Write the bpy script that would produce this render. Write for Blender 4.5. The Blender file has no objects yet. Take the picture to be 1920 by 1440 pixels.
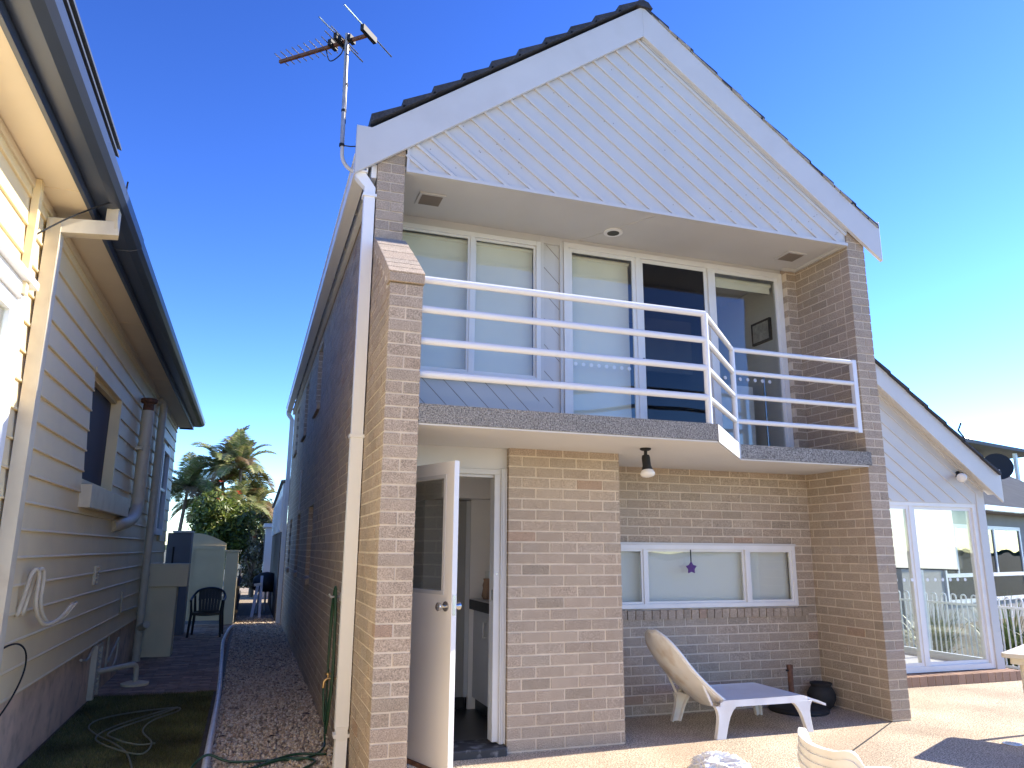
import bpy, math, random
import numpy as np
from mathutils import Vector, Matrix, noise

# ------------------------------------------------------------------ camera, world, sun, exposure
SC = bpy.context.scene
COL = SC.collection
R = math.radians
random.seed(7)
RNG = np.random.default_rng(11)

cam_d = bpy.data.cameras.new("camera")
cam = bpy.data.objects.new("camera", cam_d)
COL.objects.link(cam)
cam_d.sensor_width = 36.0
cam_d.lens = 1401.33 / 1920 * 36.0
cam_d.clip_start = 0.05
cam_d.clip_end = 5000
_yaw, _pit, _rol = R(18.9159), R(12.51667), R(0.40558)
_fw = Vector((math.sin(_yaw) * math.cos(_pit), math.cos(_yaw) * math.cos(_pit), math.sin(_pit)))
_rt = Vector((math.cos(_yaw), -math.sin(_yaw), 0))
_up = _rt.cross(_fw)
_r2 = _rt * math.cos(_rol) + _up * math.sin(_rol)
_u2 = _up * math.cos(_rol) - _rt * math.sin(_rol)
cam.matrix_world = Matrix(((_r2.x, _u2.x, -_fw.x, -1.949), (_r2.y, _u2.y, -_fw.y, -5.747),
                           (_r2.z, _u2.z, -_fw.z, 1.486), (0, 0, 0, 1)))
SC.camera = cam

SUN_EL, SUN_AZ = R(33.0), R(2.5)          # azimuth measured from +X towards +Y
world = bpy.data.worlds.new("World")
SC.world = world
world.use_nodes = True
wn, wl = world.node_tree.nodes, world.node_tree.links
bg = wn["Background"]
sky = wn.new("ShaderNodeTexSky")
sky.sky_type = 'NISHITA'
sky.sun_disc = False
sky.sun_elevation = SUN_EL
sky.sun_rotation = R(90) - SUN_AZ
sky.altitude = 0
sky.air_density = 0.85
sky.dust_density = 0.05
sky.ozone_density = 3.0
gam = wn.new("ShaderNodeGamma")
gam.inputs["Gamma"].default_value = 1.55
wl.new(sky.outputs[0], gam.inputs["Color"])
hsv = wn.new("ShaderNodeHueSaturation")
hsv.inputs["Hue"].default_value = 0.511
hsv.inputs["Saturation"].default_value = 1.07
wl.new(gam.outputs[0], hsv.inputs["Color"])
wl.new(hsv.outputs[0], bg.inputs["Color"])
bg.inputs["Strength"].default_value = 0.077

sun_d = bpy.data.lights.new("sun", 'SUN')
sun_d.energy = 5.0
sun_d.angle = R(0.5)
sun_d.color = (1.0, 0.92, 0.80)
sun = bpy.data.objects.new("sun", sun_d)
COL.objects.link(sun)
_s = Vector((math.cos(SUN_EL) * math.cos(SUN_AZ), math.cos(SUN_EL) * math.sin(SUN_AZ), math.sin(SUN_EL)))
sun.rotation_euler = _s.to_track_quat('Z', 'Y').to_euler()
sun.location = (12, 0, 12)

SC.view_settings.view_transform = 'Standard'
SC.view_settings.look = 'None'
SC.view_settings.gamma = 1.0
SC.view_settings.exposure = 1.24
SC.cycles.max_bounces = 10
SC.cycles.diffuse_bounces = 6
SC.cycles.transparent_max_bounces = 24
SC.cycles.use_denoising = True

# ------------------------------------------------------------------ materials
def mat(name, col, rough=0.6, var=0.0, vscale=3.0, bump=0.0, bscale=40.0, metal=0.0, spec=0.5,
        attr=False, speck=0.0, sscale=200.0, stain=None, stain_scale=1.2, stain_amt=0.0, trans=0.0):
    m = bpy.data.materials.new(name)
    m.use_nodes = True
    n, l = m.node_tree.nodes, m.node_tree.links
    p = n["Principled BSDF"]
    p.inputs["Roughness"].default_value = rough
    p.inputs["Metallic"].default_value = metal
    p.inputs["Specular IOR Level"].default_value = spec
    tc = n.new("ShaderNodeTexCoord")
    def val_noise(scale, detail=4):
        t = n.new("ShaderNodeTexNoise")
        t.inputs["Scale"].default_value = scale
        t.inputs["Detail"].default_value = detail
        l.new(tc.outputs["Object"], t.inputs["Vector"])
        return t
    if attr:
        a = n.new("ShaderNodeAttribute"); a.attribute_name = "Col"
        cur = a.outputs["Color"]
    else:
        a = n.new("ShaderNodeRGB"); a.outputs[0].default_value = (*col, 1)
        cur = a.outputs[0]
    def mul(cur, t, lo, hi, lo_in=0.3, hi_in=0.7):
        mr = n.new("ShaderNodeMapRange")
        mr.inputs["From Min"].default_value = lo_in; mr.inputs["From Max"].default_value = hi_in
        mr.inputs["To Min"].default_value = lo; mr.inputs["To Max"].default_value = hi
        l.new(t.outputs["Fac"], mr.inputs["Value"])
        mx = n.new("ShaderNodeMix"); mx.data_type = 'RGBA'; mx.blend_type = 'MULTIPLY'
        mx.inputs["Factor"].default_value = 1
        l.new(cur, mx.inputs["A"]); l.new(mr.outputs[0], mx.inputs["B"])
        return mx.outputs["Result"]
    if var:
        cur = mul(cur, val_noise(vscale), 1 - var, 1 + var * 0.6)
    if speck:
        cur = mul(cur, val_noise(sscale, 2), 1 - speck, 1 + speck)
    if stain is not None:
        t = val_noise(stain_scale, 6)
        mr = n.new("ShaderNodeMapRange")
        mr.inputs["From Min"].default_value = 0.5; mr.inputs["From Max"].default_value = 0.75
        mr.inputs["To Min"].default_value = 0; mr.inputs["To Max"].default_value = stain_amt
        l.new(t.outputs["Fac"], mr.inputs["Value"])
        mx = n.new("ShaderNodeMix"); mx.data_type = 'RGBA'
        l.new(mr.outputs[0], mx.inputs["Factor"]); l.new(cur, mx.inputs["A"])
        mx.inputs["B"].default_value = (*stain, 1)
        cur = mx.outputs["Result"]
    l.new(cur, p.inputs["Base Color"])
    if bump:
        t = val_noise(bscale, 3)
        b = n.new("ShaderNodeBump"); b.inputs["Strength"].default_value = bump
        b.inputs["Distance"].default_value = 0.01
        l.new(t.outputs["Fac"], b.inputs["Height"]); l.new(b.outputs[0], p.inputs["Normal"])
    if trans:
        out = n["Material Output"]
        tr = n.new("ShaderNodeBsdfTranslucent"); l.new(cur, tr.inputs["Color"])
        ms = n.new("ShaderNodeMixShader"); ms.inputs[0].default_value = trans
        l.new(p.outputs[0], ms.inputs[1]); l.new(tr.outputs[0], ms.inputs[2])
        l.new(ms.outputs[0], out.inputs["Surface"])
    return m

def glass_mat(name, tint=(0.9, 0.95, 0.93), refl=1.0):
    m = bpy.data.materials.new(name); m.use_nodes = True
    n, l = m.node_tree.nodes, m.node_tree.links
    n.remove(n["Principled BSDF"])
    out = n["Material Output"]
    t = n.new("ShaderNodeBsdfTransparent"); t.inputs[0].default_value = (*tint, 1)
    g = n.new("ShaderNodeBsdfGlossy"); g.inputs["Roughness"].default_value = 0.01
    g.inputs["Color"].default_value = (1, 1, 1, 1)
    nz = n.new("ShaderNodeTexNoise"); nz.inputs["Scale"].default_value = 1.3; nz.inputs["Detail"].default_value = 1.0
    tc = n.new("ShaderNodeTexCoord"); l.new(tc.outputs["Object"], nz.inputs["Vector"])
    bp = n.new("ShaderNodeBump"); bp.inputs["Strength"].default_value = 0.35; bp.inputs["Distance"].default_value = 0.02
    l.new(nz.outputs["Fac"], bp.inputs["Height"]); l.new(bp.outputs[0], g.inputs["Normal"])
    lw = n.new("ShaderNodeLayerWeight"); lw.inputs["Blend"].default_value = 0.5
    pw = n.new("ShaderNodeMath"); pw.operation = 'POWER'; pw.inputs[1].default_value = 5.0
    l.new(lw.outputs["Facing"], pw.inputs[0])
    mm = n.new("ShaderNodeMath"); mm.operation = 'MULTIPLY_ADD'; mm.inputs[1].default_value = 0.9 * refl; mm.inputs[2].default_value = 0.045 * refl
    l.new(pw.outputs[0], mm.inputs[0])
    ms = n.new("ShaderNodeMixShader")
    l.new(mm.outputs[0], ms.inputs[0]); l.new(t.outputs[0], ms.inputs[1]); l.new(g.outputs[0], ms.inputs[2])
    l.new(ms.outputs[0], out.inputs["Surface"])
    return m

M = {}
M['brick'] = mat("speckled_brick", (0.3, 0.24, 0.18), 0.95, var=0.08, vscale=14, attr=True, speck=0.45, sscale=140, bump=0.35, bscale=140, spec=0.2, stain=(0.30, 0.205, 0.135), stain_scale=1.6, stain_amt=0.30)
M['mortar'] = mat("mortar", (0.64, 0.555, 0.44), 0.95, var=0.15, vscale=9, bump=0.5, bscale=150, spec=0.1)
M['step_brick'] = mat("red_brown_brick", (0.3, 0.2, 0.14), 0.9, var=0.1, attr=True, speck=0.25, sscale=150, bump=0.4, bscale=120, spec=0.2)
M['white'] = mat("white_paint", (0.56, 0.555, 0.54), 0.45, var=0.04, vscale=2.5, stain=(0.42, 0.40, 0.36), stain_scale=4, stain_amt=0.2)
M['clad'] = mat("white_cladding_paint", (0.545, 0.54, 0.525), 0.5, var=0.04, vscale=1.5, stain=(0.6, 0.58, 0.52), stain_scale=3.0, stain_amt=0.12)
M['soffit'] = mat("off_white_soffit_paint", (0.58, 0.575, 0.56), 0.7, var=0.05, vscale=1.5)
M['aggregate'] = mat("exposed_aggregate_slab_edge", (0.235, 0.225, 0.205), 0.9, var=0.10, vscale=6, speck=0.7, sscale=100, bump=0.8, bscale=100)
M['railing'] = mat("white_enamel_tube", (0.68, 0.685, 0.69), 0.25, var=0.02)
M['alu'] = mat("white_powder_coated_aluminium", (0.70, 0.70, 0.69), 0.4, var=0.05, vscale=5)
M['dark_gap'] = mat("dark_window_seal", (0.03, 0.03, 0.03), 0.8)
M['glass'] = glass_mat("window_glass", (0.96, 0.98, 0.97))
M['glass_dark'] = glass_mat("tinted_window_glass", (0.45, 0.5, 0.5))
M['glass_door'] = glass_mat("door_glass", (0.8, 0.8, 0.78), 2.2)
M['mesh'] = glass_mat("dark_fly_screen", (0.46, 0.47, 0.50), 0.6)
M['blind'] = mat("pale_roller_blind", (0.70, 0.665, 0.56), 0.9, var=0.05, vscale=2)
M['blind_thin'] = mat('thin_white_blind', (0.82, 0.82, 0.80), 0.9, trans=0.3)
M['blind_lit'] = mat("white_roller_blind", (0.85, 0.84, 0.80), 0.9, trans=0.6)
M['sticker'] = mat("white_sticker_dots", (0.75, 0.78, 0.78), 0.6)
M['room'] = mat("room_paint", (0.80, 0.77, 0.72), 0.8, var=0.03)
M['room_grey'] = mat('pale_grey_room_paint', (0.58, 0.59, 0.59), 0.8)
M['room_dark'] = mat("unlit_room_and_screen", (0.07, 0.07, 0.08), 0.8)  # near-black: shade of unlit rooms put into colour, plus fly screen and blinds
M['floor_dark'] = mat("dark_tile_floor", (0.035, 0.033, 0.032), 0.35, var=0.2, vscale=4)
M['tile'] = mat("dark_concrete_roof_tile", (0.035, 0.035, 0.04), 0.75, var=0.3, vscale=8, speck=0.3, sscale=60, bump=0.5, bscale=60)
M['old_mortar'] = mat("weathered_ridge_mortar", (0.33, 0.31, 0.27), 0.95, var=0.3, vscale=12, bump=1.0, bscale=40)
M['door'] = mat("white_door_paint", (0.74, 0.72, 0.69), 0.4, var=0.03, vscale=2)
M['steel'] = mat("brushed_steel", (0.55, 0.54, 0.52), 0.25, metal=1.0)
M['black'] = mat("black_plastic", (0.015, 0.016, 0.018), 0.6, spec=0.3)
M['step_black'] = mat("worn_black_step_paint", (0.03, 0.03, 0.032), 0.6, var=0.3, vscale=8, stain=(0.35, 0.34, 0.33), stain_scale=14, stain_amt=0.75)
M['vent'] = mat("brown_vent_grille", (0.22, 0.19, 0.16), 0.7)
M['lamp_glass'] = mat("floodlamp_glass", (0.66, 0.65, 0.62), 0.12)
M['cream'] = mat("cream_weatherboard_paint", (0.80, 0.655, 0.39), 0.5, var=0.05, vscale=1.3, stain=(0.5, 0.43, 0.32), stain_scale=2.0, stain_amt=0.25, bump=0.05, bscale=30)
M['cream_s'] = mat("cream_eave_paint", (0.72, 0.62, 0.46), 0.6, var=0.06, vscale=2)
M['cream_pipe'] = mat("cream_painted_pipe", (0.60, 0.53, 0.39), 0.45, var=0.08, vscale=5, stain=(0.36, 0.25, 0.15), stain_scale=7, stain_amt=0.3)
M['footing'] = mat("flaking_pink_render", (0.70, 0.53, 0.38), 0.9, var=0.18, vscale=3, stain=(0.24, 0.18, 0.14), stain_scale=7, stain_amt=0.55, bump=0.4, bscale=20)
M['charcoal'] = mat("charcoal_colorbond", (0.032, 0.045, 0.075), 0.35, var=0.05, spec=0.6)
M['dish'] = mat('dark_grey_dish', (0.045, 0.045, 0.045), 0.9, spec=0.1)
M['roof_sheet'] = mat("charcoal_roof_sheet", (0.06, 0.07, 0.085), 0.4, spec=0.5)
M['rust'] = mat("rusty_metal", (0.16, 0.075, 0.045), 0.9, var=0.4, vscale=30, bump=0.4, bscale=80)
M['ext_white'] = mat("white_window_timber", (0.82, 0.82, 0.80), 0.45)
M['patio'] = mat("exposed_aggregate_paving", (0.48, 0.395, 0.285), 0.95, var=0.22, vscale=1.3, speck=0.85, sscale=95, bump=0.30, bscale=95, stain=(0.40, 0.275, 0.185), stain_scale=1.1, stain_amt=0.6, spec=0.2)
M['joint'] = mat("dark_expansion_joint", (0.03, 0.027, 0.025), 0.9)
M['soil'] = mat("dark_soil", (0.11, 0.085, 0.055), 0.95, var=0.3, vscale=5, bump=0.8, bscale=30)
M['ground'] = mat("ground_grass_and_soil", (0.10, 0.10, 0.055), 0.95, var=0.4, vscale=0.6, bump=0.5, bscale=10)
M['grass'] = mat("short_mossy_grass", (0.06, 0.07, 0.028), 0.8, attr=True, spec=0.2)
M['gravel'] = mat("pale_pebbles", (0.5, 0.43, 0.36), 0.75, attr=True, var=0.15, vscale=60)
M['gravel_base'] = mat("gravel_bed_grit", (0.34, 0.275, 0.20), 0.95, var=0.3, vscale=40, speck=0.5, sscale=120, bump=1.0, bscale=60)
M['paver'] = mat("worn_clay_paver", (0.18, 0.13, 0.10), 0.9, attr=True, var=0.25, vscale=9, bump=0.5, bscale=60)
M['pvc'] = mat("white_pvc_pipe", (0.84, 0.83, 0.80), 0.35, var=0.06, vscale=4, stain=(0.30, 0.27, 0.22), stain_scale=12, stain_amt=0.5)
M['hose'] = mat("green_garden_hose", (0.02, 0.07, 0.035), 0.35, var=0.2)
M['hose_old'] = mat("faded_green_hose", (0.20, 0.21, 0.13), 0.6, var=0.3, vscale=5)
M['brass'] = mat("brass", (0.55, 0.38, 0.17), 0.35, metal=1.0)
M['plastic'] = mat("weathered_white_plastic", (0.78, 0.77, 0.745), 0.55, var=0.05, vscale=4, stain=(0.50, 0.42, 0.33), stain_scale=5, stain_amt=0.3)
M['plastic_dirty'] = mat("stained_white_plastic", (0.80, 0.78, 0.74), 0.6, var=0.10, vscale=5, stain=(0.46, 0.31, 0.17), stain_scale=6, stain_amt=0.6)
M['navy_plastic'] = mat("dark_green_plastic", (0.012, 0.018, 0.022), 0.35)
M['pot'] = mat("black_glazed_pot", (0.022, 0.021, 0.021), 0.8, var=0.2, vscale=12)
M['bag'] = mat("crumpled_white_plastic", (0.74, 0.74, 0.74), 0.45, stain=(0.25, 0.25, 0.28), stain_scale=11, stain_amt=0.35)
M['table'] = mat("cream_table_top", (0.70, 0.63, 0.48), 0.5, var=0.05)
M['cabinet'] = mat("grey_blue_metal_cabinet", (0.16, 0.17, 0.20), 0.5, var=0.06)
M['cream_ren'] = mat("cream_rendered_wall", (0.80, 0.68, 0.43), 0.85, var=0.08, vscale=2, bump=0.2, bscale=30)
M['leaf'] = mat("glossy_leaf", (0.06, 0.10, 0.03), 0.4, attr=True, trans=0.35)
M['frond'] = mat("palm_leaflet", (0.10, 0.12, 0.05), 0.45, attr=True, trans=0.35)
M['flax'] = mat("strappy_leaf", (0.1, 0.13, 0.05), 0.5, attr=True, trans=0.2)
M['flower'] = mat("orange_red_petal", (0.65, 0.12, 0.06), 0.6, trans=0.3)
M['bark'] = mat("palm_trunk_bark", (0.26, 0.20, 0.14), 0.9, var=0.3, vscale=8, bump=0.6, bscale=20)
M['branch'] = mat("brown_bark", (0.10, 0.075, 0.055), 0.9, var=0.3, vscale=10)
M['fence_white'] = mat("white_fence_tube", (0.80, 0.80, 0.78), 0.3)
M['tin'] = mat("grey_corrugated_roof", (0.19, 0.195, 0.195), 0.9, spec=0.1, var=0.1, vscale=2)
M['grey_wall'] = mat("grey_painted_wall", (0.30, 0.285, 0.255), 0.8, var=0.05)
M['zinc'] = mat("galvanised_sheet", (0.62, 0.65, 0.68), 0.45, metal=0.3, var=0.08, vscale=2)
M['timber'] = mat("dark_timber_fence", (0.05, 0.045, 0.045), 0.9, var=0.25, vscale=6)
M['purple'] = mat("purple_felt", (0.10, 0.05, 0.20), 0.9)
M['picture'] = mat("picture_print", (0.40, 0.40, 0.38), 0.3, var=0.4, vscale=18)
M['terracotta'] = mat("clay_vase", (0.35, 0.22, 0.14), 0.8, var=0.15, vscale=10)
M['bench'] = mat("dark_bench_edge", (0.02, 0.02, 0.02), 0.4)
M['hill'] = mat("far_scrub", (0.06, 0.08, 0.04), 0.95, var=0.3, vscale=0.2)

# ------------------------------------------------------------------ mesh helpers
def root_loc(o):
    v = Vector((0, 0, 0))
    while o is not None:
        v += o.location
        o = o.parent
    return v

class MB:
    def __init__(s):
        s.v, s.f, s.mi, s.c = [], [], [], []
        s.cur = 0; s.col = None
    def add(s, vs, fs):
        b = len(s.v)
        s.v.extend([tuple(x) for x in vs])
        for f in fs:
            s.f.append([b + i for i in f]); s.mi.append(s.cur); s.c.append(s.col)
    def box(s, a, b):
        x0, x1 = sorted((a[0], b[0])); y0, y1 = sorted((a[1], b[1])); z0, z1 = sorted((a[2], b[2]))
        s.add([(x0, y0, z0), (x1, y0, z0), (x1, y1, z0), (x0, y1, z0), (x0, y0, z1), (x1, y0, z1), (x1, y1, z1), (x0, y1, z1)],
              [(0, 3, 2, 1), (4, 5, 6, 7), (0, 1, 5, 4), (1, 2, 6, 5), (2, 3, 7, 6), (3, 0, 4, 7)])
        return s
    def obox(s, o, ax, ay, az):
        o, ax, ay, az = Vector(o), Vector(ax), Vector(ay), Vector(az)
        vs = [o, o + ax, o + ax + ay, o + ay, o + az, o + ax + az, o + ax + ay + az, o + ay + az]
        s.add(vs, [(0, 3, 2, 1), (4, 5, 6, 7), (0, 1, 5, 4), (1, 2, 6, 5), (2, 3, 7, 6), (3, 0, 4, 7)])
        return s
    def prism(s, poly, ext):
        n = len(poly); e = Vector(ext)
        vs = [Vector(p) for p in poly] + [Vector(p) + e for p in poly]
        fs = [tuple(range(n))[::-1], tuple(range(n, 2 * n))]
        fs += [(i, (i + 1) % n, n + (i + 1) % n, n + i) for i in range(n)]
        s.add(vs, fs)
        return s
    def tube(s, path, r, n=8, caps=True):
        P = [Vector(p) for p in path]
        rr = r if isinstance(r, (list, tuple)) else [r] * len(P)
        vs, fs = [], []
        nrm = None
        for i, p in enumerate(P):
            t = (P[min(i + 1, len(P) - 1)] - P[max(i - 1, 0)]).normalized()
            if nrm is None:
                a = Vector((0, 0, 1)) if abs(t.z) < 0.9 else Vector((1, 0, 0))
                nrm = t.cross(a).normalized()
            else:
                nrm = (nrm - t * nrm.dot(t))
                nrm = nrm.normalized() if nrm.length > 1e-6 else t.orthogonal().normalized()
            b = t.cross(nrm)
            for k in range(n):
                a = 2 * math.pi * k / n
                vs.append(p + nrm * (math.cos(a) * rr[i]) + b * (math.sin(a) * rr[i]))
        for i in range(len(P) - 1):
            for k in range(n):
                fs.append((i * n + k, i * n + (k + 1) % n, (i + 1) * n + (k + 1) % n, (i + 1) * n + k))
        if caps:
            fs.append(tuple(range(n))[::-1]); fs.append(tuple(range((len(P) - 1) * n, len(P) * n)))
        s.add(vs, fs)
        return s
    def lathe(s, prof, c, n=24, axis=(0, 0, 1)):
        c = Vector(c); q = Vector((0, 0, 1)).rotation_difference(Vector(axis))
        vs, fs = [], []
        for (r, z) in prof:
            for k in range(n):
                a = 2 * math.pi * k / n
                vs.append(c + q @ Vector((r * math.cos(a), r * math.sin(a), z)))
        m = len(prof)
        for i in range(m - 1):
            for k in range(n):
                fs.append((i * n + k, i * n + (k + 1) % n, (i + 1) * n + (k + 1) % n, (i + 1) * n + k))
        fs.append(tuple(range(n))[::-1]); fs.append(tuple(range((m - 1) * n, m * n)))
        s.add(vs, fs)
        return s
    def grid(s, rows, closed=False):
        m, n = len(rows), len(rows[0]); vs = [p for r_ in rows for p in r_]; fs = []
        for i in range(m - 1):
            for k in range(n if closed else n - 1):
                fs.append((i * n + k, i * n + (k + 1) % n, (i + 1) * n + (k + 1) % n, (i + 1) * n + k))
        s.add(vs, fs)
        return s
    def build(s, name, mats, parent=None, smooth=False, bevel=0.0, local=False, auto=None):
        me = bpy.data.meshes.new(name)
        off = Vector((0, 0, 0)) if (local or parent is None) else root_loc(parent)
        v = np.array(s.v, dtype=float) - np.array(off)
        me.from_pydata(v.tolist(), [], s.f)
        if not isinstance(mats, (list, tuple)): mats = [mats]
        for m in mats: me.materials.append(m)
        me.polygons.foreach_set("material_index", s.mi)
        if any(c is not None for c in s.c):
            at = me.color_attributes.new("Col", 'FLOAT_COLOR', 'CORNER')
            cols = []
            for f, c in zip(s.f, s.c):
                c = c or (0.5, 0.5, 0.5)
                cols.extend([c[0], c[1], c[2], 1.0] * len(f))
            at.data.foreach_set("color", cols)
        if smooth:
            me.polygons.foreach_set("use_smooth", [True] * len(me.polygons))
        me.update()
        o = bpy.data.objects.new(name, me)
        COL.objects.link(o)
        if parent is not None: o.parent = parent
        if bevel:
            b = o.modifiers.new("bevel", 'BEVEL'); b.width = bevel; b.segments = 2; b.limit_method = 'ANGLE'; b.angle_limit = R(40)
        if smooth and auto is not None:
            try:
                me.set_sharp_from_angle(angle=R(auto))
            except Exception:
                pass
        return o

def tag(o, label=None, cat=None, group=None, kind=None):
    if label: o['label'] = label
    if cat: o['category'] = cat
    if group: o['group'] = group
    if kind: o['kind'] = kind
    return o

def thing(name, label, cat, loc=(0, 0, 0), rz=0.0, group=None):
    o = bpy.data.objects.new(name, None)
    o.empty_display_size = 0.1
    o.location = loc; o.rotation_euler = (0, 0, rz)
    COL.objects.link(o)
    return tag(o, label, cat, group)

def copy_thing(o, loc, rz, label):
    c = o.copy(); COL.objects.link(c); c.location = loc; c.rotation_euler = (0, 0, rz); c['label'] = label
    for ch in list(o.children):
        d = ch.copy(); COL.objects.link(d); d.parent = c
        for g in list(ch.children):
            e = g.copy(); COL.objects.link(e); e.parent = d
    return c

def bez(pts, n=10):
    """Catmull-Rom through pts."""
    P = [Vector(p) for p in pts]
    P = [P[0] * 2 - P[1]] + P + [P[-1] * 2 - P[-2]]
    out = []
    for i in range(1, len(P) - 2):
        for k in range(n):
            t = k / n
            a, b, c, d = P[i - 1], P[i], P[i + 1], P[i + 2]
            out.append(0.5 * ((2 * b) + (c - a) * t + (2 * a - 5 * b + 4 * c - d) * t * t + (3 * b - a - 3 * c + d) * t ** 3))
    out.append(P[-2])
    return out

# ------------------------------------------------------------------ bricks
CH = 0.086
BR_COLS = [(0.385, 0.312, 0.240), (0.372, 0.302, 0.233), (0.394, 0.320, 0.245), (0.378, 0.311, 0.243),
           (0.364, 0.295, 0.228), (0.400, 0.325, 0.248), (0.358, 0.298, 0.234), (0.382, 0.305, 0.233)]
def brick_col():
    r = random.random()
    c = BR_COLS[random.randrange(len(BR_COLS))]
    if r < 0.05: c = (0.325, 0.268, 0.205)
    elif r < 0.058: c = (0.36, 0.26, 0.19)
    k = random.uniform(0.94, 1.06)
    return (c[0] * k, c[1] * k, c[2] * k)

def brick_run(b, axis, a0, a1, z0, z1, face, out, depth=0.10, trim=(0, 0), trim_odd=(0, 0), holes=(), start=None, anchor=None, end=None):
    """one leaf of stretcher-bond bricks; face = outer plane, out = +-1 outward; start/end(z) may vary with height"""
    r0 = int(round(z0 / CH)); r1 = int(math.ceil(z1 / CH - 1e-6))
    if anchor is None: anchor = a0
    for r in range(r0, r1):
        lo, hi = max(r * CH + 0.006, z0), min(r * CH + 0.080, z1)
        if hi - lo < 0.015: continue
        odd = r % 2
        s0 = (start((lo + hi) / 2) if start else a0) + (trim_odd[0] if odd else trim[0])
        s1 = (end((lo + hi) / 2) if end else a1) - (trim_odd[1] if odd else trim[1])
        off = 0.12 if odd else 0.0
        k0 = int(math.floor((s0 - anchor - off) / 0.24)) - 1
        p = anchor + off + k0 * 0.24
        while p < s1:
            iv = [(max(p, s0), min(p + 0.2285, s1))]
            for (ha, hb, hz0, hz1) in holes:
                if hi > hz0 + 0.01 and lo < hz1 - 0.01:
                    nv = []
                    for (a, c) in iv:
                        if c <= ha or a >= hb: nv.append((a, c)); continue
                        if a < ha: nv.append((a, ha))
                        if c > hb: nv.append((hb, c))
                    iv = nv
            for (a, c) in iv:
                if c - a < 0.025: continue
                j = random.uniform(-0.0018, 0.0018)
                dz = random.uniform(-0.0012, 0.0012)
                b.col = brick_col()
                f0, f1 = face + out * j, face - out * depth
                if axis == 'x': b.box((a, f0, lo + dz), (c, f1, hi + dz))
                else: b.box((f0, a, lo + dz), (f1, c, hi + dz))
            p += 0.24
    b.col = None
# ------------------------------------------------------------------ SETTING
g = MB(); g.box((-1500, -1500, -1.2), (1500, 1500, -0.42))
tag(g.build("ground", M['ground']), kind='structure')
g = MB(); g.box((-1.10, -14, -0.60), (8.0, 1.6, -0.012)); 
patio = tag(g.build("patio", M['patio']), kind='structure')
g = MB()
_jp = [(3.72, 0.03), (3.13, -0.35), (2.53, -0.73), (1.55, -1.36), (0.2, -2.2)]
for (a, c) in zip(_jp[:-1], _jp[1:]):
    d = Vector((c[0] - a[0], c[1] - a[1], 0)); n_ = Vector((-d.y, d.x, 0)).normalized() * 0.012
    g.obox(Vector((a[0], a[1], -0.03)) - n_ * 0.5, d, n_, (0, 0, 0.0215))
tag(g.build("patio_joint", M['joint']), kind='structure')
# alley: lawn bed, paver path, gravel bed
g = MB(); g.box((-3.6, -14, -0.62), (-1.10, -0.9, -0.104)); tag(g.build("unseen_bounce_paving", M['patio']), kind='structure')  # unseen pale paving, added to bounce warm sun into the passage
g = MB(); g.box((-3.6, -0.9, -0.62), (-2.16, 4.02, -0.115)); tag(g.build("lawn_soil", M['soil']), kind='structure')
g = MB(); g.box((-2.16, -0.9, -0.62), (-1.10, 40, -0.112)); tag(g.build("gravel_bed", M['gravel_base']), kind='structure')
g = MB(); g.box((-3.6, 4.02, -0.62), (-2.16, 40, -0.135)); tag(g.build("path_base", M['soil']), kind='structure')
g = MB()
for i in range(int(8.2 / 0.118)):
    y = 3.96 + i * 0.118
    for k in range(8):
        x = -3.44 + k * 0.238 + (0.119 if i % 2 else 0) - 0.119
        x0, x1 = max(x, -3.44), min(x + 0.232, -2.165)
        if x1 - x0 < 0.03: continue
        kk = random.uniform(0.7, 1.2); g.col = (0.40 * kk, 0.265 * kk, 0.175 * kk)
        z = -0.10 + random.uniform(-0.004, 0.004)
        yj = y + (random.uniform(-0.05, 0.0) if i == 0 else 0)
        g.box((x0, yj, -0.16), (x1, y + 0.111, z))
tag(g.build("paver_path", M['paver'], bevel=0.003), kind='structure')

def grass(name, x0, x1, y0, y1, z, n, hmin, hmax, cols):
    x = RNG.uniform(x0, x1, n); y = RNG.uniform(y0, y1, n)
    h = RNG.uniform(hmin, hmax, n); a = RNG.uniform(0, 2 * np.pi, n); w = 0.0035
    lx, ly = RNG.normal(0, 0.013, n), RNG.normal(0, 0.013, n)
    V = np.empty((n, 3, 3))
    V[:, 0] = np.stack([x - w * np.cos(a), y - w * np.sin(a), np.full(n, z)], 1)
    V[:, 1] = np.stack([x + w * np.cos(a), y + w * np.sin(a), np.full(n, z)], 1)
    V[:, 2] = np.stack([x + lx, y + ly, z + h], 1)
    me = bpy.data.meshes.new(name)
    me.from_pydata(V.reshape(-1, 3).tolist(), [], np.arange(3 * n).reshape(n, 3).tolist())
    at = me.color_attributes.new("Col", 'FLOAT_COLOR', 'CORNER')
    cs = np.array(cols)[RNG.integers(0, len(cols), n)] * RNG.uniform(0.7, 1.3, (n, 1))
    patch = np.array([0.75 + 0.5 * noise.noise(Vector((a_ * 2.2, b_ * 2.2, 3))) for a_, b_ in zip(x, y)])[:, None]
    cs = np.concatenate([cs * patch, np.ones((n, 1))], 1)
    at.data.foreach_set("color", np.repeat(cs, 3, axis=0).ravel())
    me.materials.append(M['grass'])
    o = bpy.data.objects.new(name, me); COL.objects.link(o)
    return o
tag(grass("grass", -3.42, -2.2, 0.2, 3.98, -0.117, 60000, 0.012, 0.032,
      [(0.21, 0.21, 0.07), (0.17, 0.18, 0.06), (0.27, 0.23, 0.09), (0.14, 0.15, 0.055)]),
    "low mossy green grass in the shaded strip by the cream house", "grass", kind='stuff')

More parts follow.
